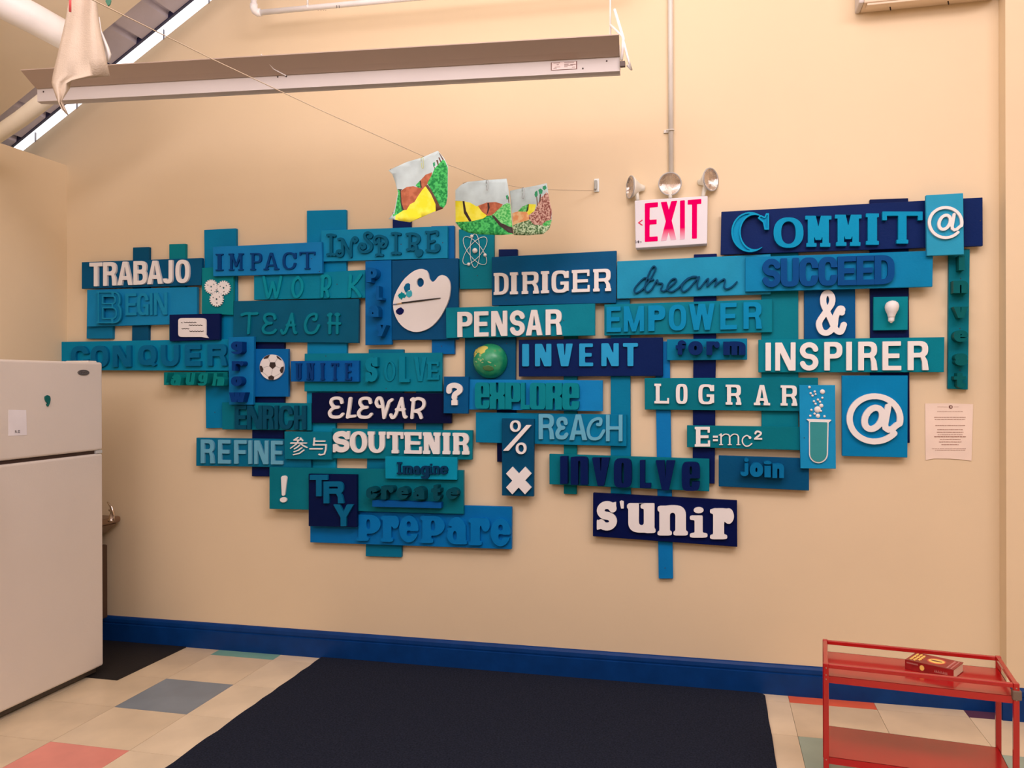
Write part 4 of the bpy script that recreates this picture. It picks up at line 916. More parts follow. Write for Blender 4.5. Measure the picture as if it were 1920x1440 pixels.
lay(b, 'cogwheel', gear, cropq(cA, 1170, 708, 1276, 820), .006, WHITE, .003, 70, 'white lower cogwheel')
# speech bubble
b = board('picture_panel', [(317.5, 590), (412, 588), (411.5, 637), (318, 640)], 2, (26, 32, 104), 'navy panel with a white speech bubble', 'panel')
def bub(g, W): g.A(g.el(0, .06, W * .92, 1, 9)).A(g.pl([(W * .62, .1), (W * .9, .2), (W, 0)]))
lay(b, 'speech_bubble', bub, cropq(cA, 936, 905, 1162, 1056), .008, WHITE, label='white speech bubble')
def scr(g, W):
    for y, x0, x1 in ((.76, .1, .15), (.78, .2, .62), (.64, .36, .82), (.47, .12, .38), (.34, .38, .86)):
        P = [(W * x, y + .016 * math.sin(x * 70)) for x in np.arange(x0, x1, .02)]; g.A(g.st(P, .014))
lay(b, 'scribbled_line', scr, cropq(cA, 936, 905, 1162, 1056), .001, mdk, .0082, 100, label='thin dark scribbled lines on the bubble')
# palette
b = board('picture_panel', [(734.8, 488.5), (859, 484), (859.5, 636.5), (734.8, 637.5)], 1, (0, 80, 132), 'large dark blue panel with a white artist palette', 'panel')
def fromcrop(c, q, ww, P):
    """crop points -> field coords of quad q"""
    ox, oy, s = c; x0, y0 = q[0]; x1, y1 = q[2]
    return [((ox + x / s - x0) / (x1 - x0) * ww, 1 - (oy + y / s - y0) / (y1 - y0)) for x, y in P]
qp = cropq(cP, 480, 300, 1260, 1190)
OUT = [(880, 318), (930, 335), (960, 380), (972, 440), (995, 480), (1025, 492), (1055, 470), (1095, 420), (1150, 400), (1205, 425), (1245, 490), (1255, 590), (1235, 720), (1185, 850), (1110, 980), (1010, 1090), (900, 1150), (780, 1170), (660, 1130), (560, 1040), (500, 920), (482, 800), (500, 690), (550, 580), (630, 460), (730, 370), (810, 328)]
def pal(g, W):
    P = fromcrop(cP, qp, W, OUT); P = catmull(P + P[:2], 6)[:-6]; g.A(g.pl(P)).S(g.pl(fromcrop(cP, qp, W, [(852 + 50 * math.cos(a) * (1.0), 500 + 62 * math.sin(a)) for a in np.linspace(0, 2 * math.pi, 24)[:-1]])))
lay(b, 'palette', pal, qp, .012, WHITE, res=90, label='white kidney-shaped palette')
def blob(P, jag=0):
    def f(g, W): g.A(g.pl(fromcrop(cP, qp, W, P)))
    return f
lay(b, 'paint_blob', blob([(690, 508), (715, 525), (712, 570), (715, 600), (690, 605), (655, 640), (640, 610), (628, 570), (655, 520)]), qp, .002, paint((0, 96, 140)), .0122, 130, 'blue paint blob')
lay(b, 'paint_blob', blob([(600, 622), (615, 645), (640, 645), (635, 660), (662, 668), (655, 690), (640, 710), (612, 705), (600, 735), (580, 715), (562, 712), (560, 692), (542, 680), (560, 668), (558, 652), (582, 650)]), qp, .002, paint((0, 140, 132)), .0122, 130, 'teal paint blob')
lay(b, 'paint_blob', blob([(668, 620), (712, 618), (725, 600), (742, 640), (738, 680), (700, 705), (672, 690), (658, 660)]), qp, .002, paint((60, 150, 170)), .0122, 130, 'light blue paint blob')
lay(b, 'paint_blob', blob([(590, 835), (605, 850), (630, 870), (625, 905), (600, 932), (565, 938), (530, 920), (518, 885), (545, 855)]), qp, .002, paint((46, 30, 116)), .0122, 130, 'purple paint blob')
yb = b['front'] + .016
p0, p1, p2, p3 = [PY(670 + x / 7.2, 460 + y / 7.2, -yb) for x, y in ((472, 798), (530, 793), (600, 778), (1122, 712))]
br = empty('paintbrush', tuple(p0), 'thin black-handled paintbrush lying across the white palette', 'brush')
MB().tube([p2, p2 * .5 + p3 * .5, p3], [.0028, .0035, .0018], 8).build('handle', mat('black_lacquer', (30, 22, 20), rough=.3), br, True)
MB().tube([p1, p2], [.002, .0027], 8).build('ferrule', mat('brass', raw=(.75, .5, .25), rough=.3, metal=.8), br, True)
MB().tube([p0, p0 * .6 + p1 * .4, p1], [.0006, .0022, .002], 8).build('bristles', mat('blue_bristle', (90, 100, 130), rough=.8), br, True)
# football
b = board('picture_panel', [(478, 654), (540.5, 654), (540.5, 744), (478, 744)], 1, (0, 96, 164), 'bright blue panel with a white and brown football disc', 'panel')
qs = cropq(cZ, 1260, 350, 1550, 655)
lay(b, 'ball', lambda g, W: g.A(g.el(0, 0, W, 1)), qs, .010, WHITE, res=90, label='white football disc')
def pent(P): return lambda g, W: g.A(np.maximum(g.pl(fromcrop(cZ, qs, W, P)), g.el(.005, .005, W - .005, .995)))
for P in ([(1385, 443), (1445, 443), (1455, 490), (1415, 525), (1375, 490)], [(1340, 340), (1385, 352), (1360, 395), (1310, 405), (1300, 370)], [(1460, 365), (1490, 368), (1530, 425), (1500, 412), (1470, 390)],
          [(1250, 480), (1285, 488), (1305, 525), (1295, 565), (1262, 560)], [(1500, 540), (1520, 500), (1560, 490), (1560, 560), (1515, 575)], [(1362, 618), (1400, 598), (1435, 618), (1425, 670), (1370, 670)]):
    lay(b, 'patch', pent(P), qs, .0008, mdk, .0102, 110, 'dark brown patch')
def seams(g, W):
    for P in ([(1375, 490), (1305, 505)], [(1455, 490), (1510, 515)], [(1415, 525), (1410, 545), (1400, 598)], [(1385, 443), (1368, 398)], [(1445, 443), (1475, 395)], [(1295, 560), (1362, 615)], [(1515, 575), (1435, 615)]):
        g.A(g.st(fromcrop(cZ, qs, W, P), .006))
lay(b, 'seam', seams, qs, .0005, mat('grey_ink', (150, 135, 125)), .0102, 130)
# atom
b = board('picture_panel', [(860, 430), (926, 428), (926, 541), (862, 542)], 0, (0, 128, 130), 'teal panel with a white wire atom model', 'panel')
y_ = -(b['front'] + .006); mw_ = mat('white_wire', (224, 214, 208), rough=.4)
at = []
cx, cy = 560 + 1322 / 4, 370 + 400 / 4
for ang in (52, -52, 92 if False else 0):
    pass
for a0, rl, rs in ((math.radians(52), 32, 12.5), (math.radians(-50), 32, 12.5), (math.radians(90), 31.5, 9)):
    P = []
    for t in np.linspace(0, 2 * math.pi, 49)[:-1]:
        u, v_ = rl * math.cos(t), rs * math.sin(t)
        X = cx + u * math.cos(a0) - v_ * math.sin(a0); Yv = cy + u * math.sin(a0) + v_ * math.cos(a0)
        P.append(PY(X, Yv, y_))
    o = MB().tube(P, .0013, 6, closed=True).build('orbit_ring', mw_, b, True)
o = MB().lathe([(.011 * math.sin(t), -.011 * math.cos(t)) for t in np.linspace(0, math.pi, 9)], PY(cx, cy, y_ - .002), n=16).build('nucleus', WHITE, b, True)
for x, y in ((1298, 292), (1398, 433), (1275, 502)):
    MB().lathe([(.0072 * math.sin(t), -.0072 * math.cos(t)) for t in np.linspace(0, math.pi, 9)], PY(560 + x / 4, 370 + y / 4, y_ - .001), n=14).build('electron', WHITE, b, True)
# globe
b = board('picture_panel', [(871.5, 632), (967, 632), (966.5, 714), (871.5, 714)], 0, (0, 86, 128), 'dark blue panel carrying the green half globe', 'panel')
c_ = PY(840 + 522 / 6.857, 640 + 252 / 6.857, -.05); rg = .5 * np.linalg.norm(PY(840 + 300 / 6.857, 676, -.05) - PY(840 + 742 / 6.857, 676, -.05))
mgl = bpy.data.materials.new('globe_print'); mgl.use_nodes = True; nt = mgl.node_tree; bs = nt.nodes['Principled BSDF']; bs.inputs['Roughness'].default_value = .3
tc = nt.nodes.new('ShaderNodeTexCoord'); nz = nt.nodes.new('ShaderNodeTexNoise'); nz.inputs['Scale'].default_value = 22; nz.inputs['Detail'].default_value = 8
rp = nt.nodes.new('ShaderNodeValToRGB'); e = rp.color_ramp.elements; e[0].position = .35; e[0].color = (*col((0, 112, 76)), 1); e[1].position = .62; e[1].color = (*col((52, 140, 88)), 1)
x_ = e.new(.70); x_.color = (*col((120, 130, 84)), 1)
nt.links.new(tc.outputs['Object'], nz.inputs['Vector']); nt.links.new(nz.outputs['Fac'], rp.inputs['Fac']); nt.links.new(rp.outputs['Color'], bs.inputs['Base Color'])
gl = MB(); ny_, nx_ = 14, 32; V = []
cw = np.array([c_[0], -.018, c_[2]])
prof = [(rg * math.cos(t), rg * .92 * math.sin(t)) for t in np.linspace(0, math.pi / 2, ny_)]
globe = empty('globe', tuple(cw + [0, 0, -rg]), 'green half globe with a yellow continent, fixed on the dark blue panel', 'globe')
MB().lathe(prof, cw, axis=(0, -1, 0), n=nx_).build('sphere', mgl, globe, True)
# continents as thin raised patches draped on the sphere
def drape(name, P, m, label):
    pts = [((840 + x / 6.857), (640 + y / 6.857)) for x, y in P]
    xsn = [p[0] for p in pts]; ysn = [p[1] for p in pts]; mbm = MB()
    g = G((max(xsn) - min(xsn)) / (max(ysn) - min(ysn)), 16, pad=.1)
    sc = max(ysn) - min(ysn); g.A(g.pl([((x - min(xsn)) / sc, (max(ysn) - y) / sc) for x, y in pts]))
    idx = {}; 
    loops = [rdp(L, .3 * g.h) for L in contours(g.F, g.xs, g.ys)]
    A = [tuple(p) for L in loops for p in L]; ed = []; bb = 0
    for L in loops: ed += [(bb + i, bb + (i + 1) % len(L)) for i in range(len(L))]; bb += len(L)
    for i in range(0, len(g.xs), 2):
        for j in range(0, len(g.ys), 2):
            if g.F[j, i] < -g.h * .6: A.append((g.xs[i], g.ys[j]))
    vs, _, fs, *_r = delaunay_2d_cdt([Vector(p) for p in A], ed, [], 0, 1e-6)
    V = []
    for v_ in vs:
        X, Z = min(xsn) + v_.x * sc, max(ysn) - v_.y * sc
        r = ray(X, Z); # hit ellipsoid slightly enlarged
        oC = CAMP - cw; S = np.array([1 / rg, 1 / (rg * .92), 1 / rg]) / 1.012
        o_, d_ = oC * S, r * S; a = d_ @ d_; bq = 2 * o_ @ d_; cq = o_ @ o_ - 1; disc = max(bq * bq - 4 * a * cq, 0)
        V.append(tuple(CAMP + r * ((-bq - math.sqrt(disc)) / (2 * a))))
    F = [f for f in fs if sample(g.F, g.xs, g.ys, sum(vs[i].x for i in f) / 3, sum(vs[i].y for i in f) / 3) < 0]
    o = meshobj(name, V, F, m, globe, True); o['label'] = label
    md = o.modifiers.new('solid', 'SOLIDIFY'); md.thickness = .0015
myel = mat('yellow_land', (206, 176, 84), rough=.4); mpal = mat('pale_land', (150, 160, 104), rough=.4); mbrn = mat('brown_land', (74, 104, 60), rough=.4)
drape('continent', [(350, 105), (400, 70), (470, 55), (515, 70), (510, 95), (480, 105), (475, 140), (440, 155), (425, 170), (395, 145), (370, 150), (335, 215), (330, 160)], myel, 'yellow continent')
drape('continent', [(450, 320), (520, 305), (580, 330), (590, 370), (540, 385), (480, 375), (445, 350)], mbrn, 'brown continent')
for P in ([(378, 222), (396, 214), (404, 232), (392, 248)], [(408, 236), (430, 228), (436, 246), (418, 262), (404, 252)], [(440, 214), (456, 226), (452, 246), (442, 238)], [(424, 270), (446, 264), (458, 276), (434, 280)], [(505, 255), (530, 258), (560, 275), (545, 285), (515, 272)], [(396, 160), (424, 166), (426, 188), (410, 200), (400, 182)], [(352, 250), (372, 262), (366, 276), (350, 266)], [(596, 300), (612, 310), (604, 324)]):
    drape('island', P, mpal, 'small pale island')

# light bulb
b = board('picture_panel', [(1638, 557), (1702.5, 556), (1702, 618.5), (1638, 619.5)], 1, (0, 130, 126), 'small teal panel carrying the white light bulb', 'panel')
yc = b['front'] + .022; c0 = PY(1420 + 1012 / 4, 340 + 893 / 4, -yc); c1 = PY(1420 + 1003 / 4, 340 + 1062 / 4, -yc); ax = c1 - c0; Lb = np.linalg.norm(ax)
bulb = empty('light_bulb', tuple(c1), 'white light bulb fixed upright on the small teal panel', 'bulb')
R_ = .5 * np.linalg.norm(PY(1420 + 958 / 4, 570, -yc) - PY(1420 + 1065 / 4, 570, -yc))
pr = [(0, 0), (.45, .03), (.8, .1), (.97, .2), (1.0, .3), (.93, .42), (.75, .53), (.6, .62), (.52, .7), (.46, .76)]
MB().lathe([(r * R_, h * Lb) for r, h in pr], c0, ax, 28).build('glass', WHITE, bulb, True)
MB().lathe([(.44 * R_, .765 * Lb), (.47 * R_, .78 * Lb), (.42 * R_, .8 * Lb), (.47 * R_, .83 * Lb), (.42 * R_, .86 * Lb), (.45 * R_, .89 * Lb), (.38 * R_, .93 * Lb), (.2 * R_, .96 * Lb), (.15 * R_, Lb), (0, Lb)], c0, ax, 24).build('screw_base', WHITE, bulb, True)
# test tube
b = board('picture_panel', [(1498.5, 722), (1566, 722), (1567.5, 879), (1501, 878.5)], 2, (24, 124, 172), 'upright light blue panel with a green test tube and white bubbles', 'panel')
qt = cropq(cG, 440, 415, 645, 758)
def tub(g, W):
    P = fromcrop(cG, qt, W, [(443, 422), (642, 428), (615, 450)] + [(539 + 71 * math.cos(a), 684 + 70 * math.sin(a)) for a in np.linspace(.0, math.pi, 18)] + [(468, 440)]); g.A(g.pl(P))
lay(b, 'tube_rim', tub, qt, .007, WHITE, 0, 90, 'white tube outline', soft_=2)
def liq(g, W):
    P = fromcrop(cG, qt, W, [(476, 444), (606, 447)] + [(539 + 62 * math.cos(a), 682 + 62 * math.sin(a)) for a in np.linspace(.0, math.pi, 18)]); g.A(g.pl(P))
lay(b, 'liquid', liq, qt, .006, paint((56, 148, 132)), .0035, 90, 'green liquid', soft_=2)
for x, y, r in ((471, 184, 10), (480, 230, 9), (511, 217, 9), (517, 237, 8), (494, 248, 9), (569, 218, 18), (568, 264, 9), (535, 278, 9), (505, 290, 9), (550, 294, 9), (517, 309, 9), (560, 323, 15), (532, 351, 24), (486, 355, 9), (558, 363, 8), (510, 383, 9), (477, 399, 9), (535, 399, 16), (584, 403, 9)):
    q = PY(1400 + x / 4, 680 + y / 4, -(b['front'] + .003)); rr = r / 4 / 1562 * 3.25
    MB().lathe([(rr, 0), (rr * .9, .003), (rr * .5, .0055), (0, .006)], (q[0], -b['front'] - .0002, q[2]), (0, -1, 0), 14).build('bubble', WHITE, b, True)

# ---------------------------------------------------------------- exit sign with emergency lamp heads
mbox = mat('white_plastic', (212, 188, 180), rough=.45, var=.01)
def emat(key, c1, s, grad=None):
    m = bpy.data.materials.new(key); m.use_nodes = True; nt = m.node_tree; bs = nt.nodes['Principled BSDF']
    bs.inputs['Base Color'].default_value = (.02, .0, .0, 1); bs.inputs['Specular IOR Level'].default_value = .0; bs.inputs['Emission Strength'].default_value = s; bs.inputs['Roughness'].default_value = .4
    if grad:
        tc = nt.nodes.new('ShaderNodeTexCoord'); sp = nt.nodes.new('ShaderNodeSeparateXYZ'); rp = nt.nodes.new('ShaderNodeValToRGB')
        nt.links.new(tc.outputs['Generated'], sp.inputs[0]); nt.links.new(sp.outputs['Z'], rp.inputs[0]); nt.links.new(rp.outputs[0], bs.inputs['Emission Color'])
        rp.color_ramp.elements[0].position = .0; rp.color_ramp.elements[0].color = (*grad, 1); rp.color_ramp.elements[1].position = .30; rp.color_ramp.elements[1].color = (*c1, 1)
    else: bs.inputs['Emission Color'].default_value = (*c1, 1)
    return m
YE = .052
ex = empty('exit_sign', (PY(1258, 465, 0)[0], 0, PY(1258, 465, 0)[2]), 'white box exit sign with glowing red letters EXIT under three lamp heads', 'sign')
w_ = quad_w([(1190, 376), (1327, 367), (1326, 457), (1191.5, 465.5)], YE)
zt, zb = (w_[0][1] + w_[1][1]) / 2, (w_[2][1] + w_[3][1]) / 2; xl, xr = (w_[0][0] + w_[3][0]) / 2, (w_[1][0] + w_[2][0]) / 2
v = [(p[0], -YE, p[1]) for p in w_] + [(p[0], 0, p[1]) for p in w_]
o = meshobj('housing', v, [(0, 1, 2, 3), (7, 6, 5, 4), (0, 4, 5, 1), (1, 5, 6, 2), (2, 6, 7, 3), (3, 7, 4, 0)], mbox, ex)
md = o.modifiers.new('bevel', 'BEVEL'); md.width = .003; md.segments = 2
PINK = s2l((255, 0, 96)); cEx = (1100, 300, 6.4)
eg = emat('red_backlit_letter', PINK, 1.0); egg = emat('red_backlit_letter_fading', PINK, 1.0, (1.0, .55, .62)); ege = emat('red_backlit_letter_edge', PINK, 1.0); 
fake = ex; ex['front'] = YE
for ch, q4, m in (('E', [(698, 520), (858, 506), (852, 972), (698, 982)], eg), ('X', [(890, 505), (1086, 488), (1075, 955), (890, 972)], egg), ('I', [(1120, 488), (1178, 481), (1178, 950), (1120, 956)], egg), ('T', [(1213, 480), (1376, 467), (1374, 940), (1213, 945)], eg)):
    q = quad_w([(1100 + a / 6.4, 300 + b_ / 6.4) for a, b_ in q4], YE + .0015); W_ = (q[1][0] - q[0][0]) / (q[0][1] - q[3][1])
    g = caps(ch, W_, .125, h=.12)
    if ch == 'T': pass
    o = field_mesh(g.F, g.xs, g.ys, q, YE - .0005, YE + .0015, 'letter', m, ex); o['label'] = 'glowing pinkish red letter ' + ch
g = sym('<', .6, .06); q = quad_w([(1100 + a / 6.4, 300 + b_ / 6.4) for a, b_ in [(615, 718), (672, 716), (672, 786), (615, 788)]], YE + .0015)
o = field_mesh(g.F, g.xs, g.ys, q, YE - .0005, YE + .001, 'arrow', mat('red_print', (205, 20, 60), rough=.5), ex); o['label'] = 'small red arrow pointing left'
mink = mat('black_print', (70, 55, 55), rough=.6)
q = quad_w([(1100 + a / 6.4, 300 + b_ / 6.4) for a, b_ in [(583, 966), (658, 964), (658, 998), (583, 1000)]], YE + .0006)
g = G(2.4, 40, .1); g.A(g.st([(.3, .95), (.05, .95), (.05, .1), (.3, .1)], .06)).A(g.st([(.05, .5), (.25, .5)], .06)).A(g.st([(.5, .1), (.5, .6), (.7, .6)], .06)).A(g.el(.85, .0, 1.55, 1)).A(g.st([(1.7, .5), (1.9, .5)], .06)).A(g.st([(2.05, .1), (2.05, .65), (2.3, .6), (2.35, .2)], .06))
o = field_mesh(g.F, g.xs, g.ys, q, YE - .0003, YE + .0006, 'maker_mark', mink, ex); o['label'] = 'tiny dark maker mark'
mlens = bpy.data.materials.new('clear_lens'); mlens.use_nodes = True; bs = mlens.node_tree.nodes['Principled BSDF']; bs.inputs['Base Color'].default_value = (.86, .78, .72, 1); bs.inputs['Metallic'].default_value = .9; bs.inputs['Roughness'].default_value = .16
nt = mlens.node_tree; tc = nt.nodes.new('ShaderNodeTexCoord'); wv = nt.nodes.new('ShaderNodeTexWave'); wv.inputs['Scale'].default_value = 90; wv.inputs['Distortion'].default_value = .6; bp = nt.nodes.new('ShaderNodeBump'); bp.inputs['Strength'].default_value = .5; bp.inputs['Distance'].default_value = .003
nt.links.new(tc.outputs['Object'], wv.inputs['Vector']); nt.links.new(wv.outputs['Fac'], bp.inputs['Height']); nt.links.new(bp.outputs['Normal'], bs.inputs['Normal'])
mhead = mat('ivory_plastic', (222, 196, 172), rough=.5)
mrim = mat('grey_rim', (168, 148, 136), rough=.4)
def lamp_head(px_, py_, axis, r, name_lab, foot):
    Y = -.035; c = PY(px_, py_, Y); ax = np.array(axis, float); ax /= np.linalg.norm(ax)
    h = MB().lathe([(.003, -.056), (.010, -.054), (.013, -.044), (.016, -.034), (r * .62, -.020), (r * .9, -.006), (r * 1.02, .002), (r * .98, .0025), (r * .9, -.004), (r * .5, -.012)], c, ax, 28).build('lamp_head', mhead, ex, True); h['label'] = name_lab
    MB().lathe([(r * .97, .0062), (r * .93, .0055), (r * .8, .0005), (r * .6, -.003), (r * .35, -.0055), (.0001, -.0065)], c, ax, 28, caps=False).build('lens', mlens, h, True)
    MB().lathe([(r * .93, .003), (r * 1.03, .003), (r * 1.03, .007), (r * .93, .007), (r * .93, .003)], c, ax, 28, caps=False).build('rim', mrim, h, True)
    fo = PY(*foot, Y)
    MB().tube([c - ax * .018, (c - ax * .018 + fo) / 2 + np.array([0, 0, -.004]), fo], [.008, .009, .007], 8).build('swivel_bracket', mhead, h, True)
rr = 21 / 1562 * 3.28
lamp_head(1256, 345, (.12, -1, -.1), rr, 'middle lamp head facing the room', (1257, 371))
lamp_head(1184, 351, (-.93, -.45, .02), rr, 'left lamp head turned left', (1196, 375))
lamp_head(1331, 337, (.78, -.62, .0), rr, 'right lamp head turned right', (1318, 368))
cond = empty('conduit', tuple(PY(1258.5, 352, -.015)), 'thin grey metal conduit running down the wall to the exit sign', 'conduit')
mcon = mat('galvanised_pipe', (204, 178, 158), rough=.4, metal=.0)
MB().tube([PY(1258.5, 350, -.012), PY(1257, 0, -.012), PY(1256.5, -60, -.012)], .0105, 10).build('pipe', mcon, cond, True)
q = PY(1257, 245, -.012); MB().box((q[0] - .026, -.006, q[2] - .006), (q[0] + .013, -.0001, q[2] + .006)).tube([q + [-.014, 0, 0], q + [-.012, -.013, 0], q + [.0, -.016, 0], q + [.012, -.013, 0], q + [.014, 0, 0]], .0025, 6).build('clamp', mcon, cond)

# ---------------------------------------------------------------- hook, string and paintings
mpl = mat('white_hook_plastic', (222, 205, 190), rough=.45); mgr = mat('grey_plastic', (160, 145, 130), rough=.5)
hk = empty('wall_hook', tuple(PY(1118, 360, 0)), 'small white adhesive hook on the wall left of the exit sign, holding the string', 'hook')
q = PY(1118.5, 348, -.004); MB().box((q[0] - .0105, -.006, q[2] - .026), (q[0] + .0105, 0, q[2] + .028)).build('backplate', mpl, hk, bevel=.005, seg=3)
MB().tube([q + [-.002, -.006, .018], q + [-.002, -.010, .0], q + [-.002, -.013, -.014], q + [-.002, -.020, -.018], q + [-.002, -.022, -.012]], [.0055, .006, .006, .006, .004], 8).build('prong', mgr, hk, True)
SP = [(178, 2, -1.75), (400, 112, -1.30), (600, 206, -1.00), (792, 292, -.72), (852, 313, -.60), (913, 338, -.46), (950, 347, -.38), (982, 352.5, -.30), (1030, 355.5, -.20), (1080, 357, -.09), (1116, 357.5, -.019)]
S3 = [PY(a, b_, y) for a, b_, y in SP]
so = MB().tube([PY(150, -12, -1.81)] + S3, .0014, 5).build('string', mat('beige_string', (196, 160, 128), rough=.9), None, True)
tag(so, 'thin beige string stretched from the upper left down to the wall hook', 'string')
def img_sheet(name, outline, regions, crop, Y, label, tilt=0.0, curl=.012, clip=None, ink=None):
    """painted paper: outline and colour regions in crop units, cut into one sheet of geometry"""
    ox, oy, s = crop
    lines = [list(outline)] + [list(r[0]) for r in regions]
    A = []; ed = []
    for L in lines:
        b0 = len(A); A += [Vector((x, -y)) for x, y in L]; ed += [(b0 + i, b0 + (i + 1) % len(L)) for i in range(len(L))]
    xs_ = [p[0] for p in outline]; ys_ = [p[1] for p in outline]
    for i in np.linspace(min(xs_), max(xs_), 14):
        for j in np.linspace(min(ys_), max(ys_), 14): A.append(Vector((i + random.uniform(-1, 1), -j)))
    vs, _, fs, *_r = delaunay_2d_cdt(A, ed, [], 0, .01)
    def inside(P, x, y):
        c = False; n = len(P)
        for i in range(n):
            (ax, ay), (bx_, by) = P[i], P[(i + 1) % n]
            if (ay > y) != (by > y) and x < (bx_ - ax) * (y - ay) / (by - ay) + ax: c = not c
        return c
    def pdist(P, x, y):
        d = 1e9
        for i in range(len(P)):
            (ax, ay), (bx_, by) = P[i], P[(i + 1) % len(P)]; ex, ey = bx_ - ax, by - ay
            t = min(1, max(0, ((x - ax) * ex + (y - ay) * ey) / (ex * ex + ey * ey + 1e-9))); d = min(d, math.hypot(x - ax - t * ex, y - ay - t * ey))
        return d
    ymid = min(ys_) + .5 * (max(ys_) - min(ys_))
    mats0 = 0
    F = []; MI = []; ms = [regions[i][1] for i in range(len(regions))]
    base = mat('painted_sky_paper', (178, 174, 162), rough=.8, var=.09, vscale=14)
    if name == 'pale': base = mat('painted_sky_paper', (198, 196, 184))
    mats_ = [base]
    for r in regions:
        if r[1] not in mats_: mats_.append(r[1])
    mats_.append(PAPER)
    cx_, cy_ = (min(xs_) + max(xs_)) / 2, (min(ys_) + max(ys_)) / 2
    for f in fs:
        x = sum(vs[i].x for i in f) / 3; y = -sum(vs[i].y for i in f) / 3
        if not inside(outline, x, y): continue
        mi = 0
        for P, m in regions:
            if inside(P, x, y): mi = mats_.index(m)
        if mi == 0:
            ds = sorted((pdist(P, x, y), mats_.index(m)) for P, m in regions)
            if len(ds) > 1 and ds[1][0] < 20 and ds[0][0] < 13 and ds[0][1] != (mats_.index(wTree) if wTree in mats_ else -1) and y > ymid: mi = ds[0][1]
        F.append(tuple(f)); MI.append(mi)
    V = []
    for v_ in vs:
        u = (v_.x - cx_) / (max(xs_) - min(xs_)); w = (-v_.y - cy_) / (max(ys_) - min(ys_))
        V.append(tuple(PY(ox + v_.x / s, oy - v_.y / s, Y - curl * (u * u * 3 - .3) + tilt * u + .012 * math.sin(w * 3))))
    used = sorted({i for f in F for i in f}); mp = {k: i for i, k in enumerate(used)}
    o = meshobj('painting', [V[i] for i in used], [tuple(mp[i] for i in f) for f in F], mats_)
    for p, i in zip(o.data.polygons, MI): p.material_index = i; p.use_smooth = True
    md = o.modifiers.new('paper', 'SOLIDIFY'); md.thickness = .0006; md.offset = 1
    return tag(o, label, 'painting')
PAPER = mat('white_paper', (232, 214, 200), rough=.8)
def wash(key, c1, c2, sc=60, lo=.42, hi=.58):
    m = bpy.data.materials.new(key); m.use_nodes = True; nt = m.node_tree; bs = nt.nodes['Principled BSDF']; bs.inputs['Roughness'].default_value = .8
    tc = nt.nodes.new('ShaderNodeTexCoord'); nz = nt.nodes.new('ShaderNodeTexNoise'); nz.inputs['Scale'].default_value = sc; nz.inputs['Detail'].default_value = 6
    rp = nt.nodes.new('ShaderNodeValToRGB'); rp.color_ramp.elements[0].position = lo; rp.color_ramp.elements[1].position = hi
    rp.color_ramp.elements[0].color = (*col(c1), 1); rp.color_ramp.elements[1].color = (*col(c2), 1)
    nt.links.new(tc.outputs['Object'], nz.inputs['Vector']); nt.links.new(nz.outputs['Fac'], rp.inputs['Fac']); nt.links.new(rp.outputs['Color'], bs.inputs['Base Color']); return m
wG = wash('green_crayon', (6, 112, 46), (70, 168, 78), 120); wG2 = wash('light_green_crayon', (56, 148, 62), (128, 186, 104), 140); wBr = wash('brown_wash', (158, 76, 46), (184, 96, 62), 40)
wY = wash('yellow_wash', (226, 196, 30), (240, 214, 70), 25); wK = mat('black_paint_line', (46, 26, 22), rough=.6); wRd = wash('red_brown_crayon', (128, 58, 46), (206, 150, 126), 150); wO = wash('orange_crayon', (224, 138, 84), (238, 172, 116), 60)
wOl = wash('olive_crayon', (66, 96, 48), (196, 196, 150), 150); wDk = mat('dark_brown_paint', (92, 52, 36), rough=.7); wTree = mat('tree_green', (40, 128, 78), rough=.7)
cq = (700, 260, 4.8)
o1 = img_sheet('painting', [(135, 285), (300, 210), (438, 170), (580, 108), (640, 180), (672, 250), (670, 520), (655, 590), (625, 630), (560, 655), (440, 705), (330, 752), (240, 740), (190, 728), (135, 724), (175, 680), (195, 620), (220, 480), (195, 385), (170, 320)],
 [([(245, 470), (300, 435), (360, 428), (440, 450), (400, 520), (330, 590), (270, 640), (250, 580)], wBr), ([(225, 480), (243, 475), (250, 590), (268, 645), (215, 682), (190, 680), (205, 600)], wG),
  ([(240, 470), (248, 468), (255, 580), (275, 640), (262, 645), (246, 590)], wK),
  ([(420, 380), (470, 325), (530, 302), (520, 350), (480, 420), (440, 460), (425, 440)], wBr), ([(380, 420), (418, 380), (428, 440), (400, 440)], wG), ([(416, 380), (426, 375), (436, 440), (426, 445)], wK),
  ([(460, 435), (480, 440), (530, 520), (560, 600), (560, 652), (440, 705), (330, 752), (240, 740), (195, 728), (200, 690), (300, 640), (370, 570)], wY),
  ([(468, 425), (490, 415), (540, 490), (580, 570), (600, 610), (630, 628), (562, 655), (560, 590), (520, 500)], wDk),
  ([(485, 400), (530, 320), (550, 270), (600, 215), (625, 188), (645, 200), (670, 262), (668, 520), (655, 590), (630, 622), (600, 608), (560, 530), (520, 460)], wG),
  ([(535, 220), (552, 208), (558, 240), (540, 255)], wTree), ([(545, 250), (551, 250), (556, 268), (548, 268)], wDk), ([(565, 195), (580, 190), (590, 235), (580, 240)], wDk), ([(585, 170), (596, 168), (612, 205), (602, 212)], wDk), ([(588, 125), (600, 135), (635, 190), (622, 192)], wDk)],
 cq, -.722, 'wavy painting with a big yellow field and a green hill, leftmost on the string', tilt=.03)
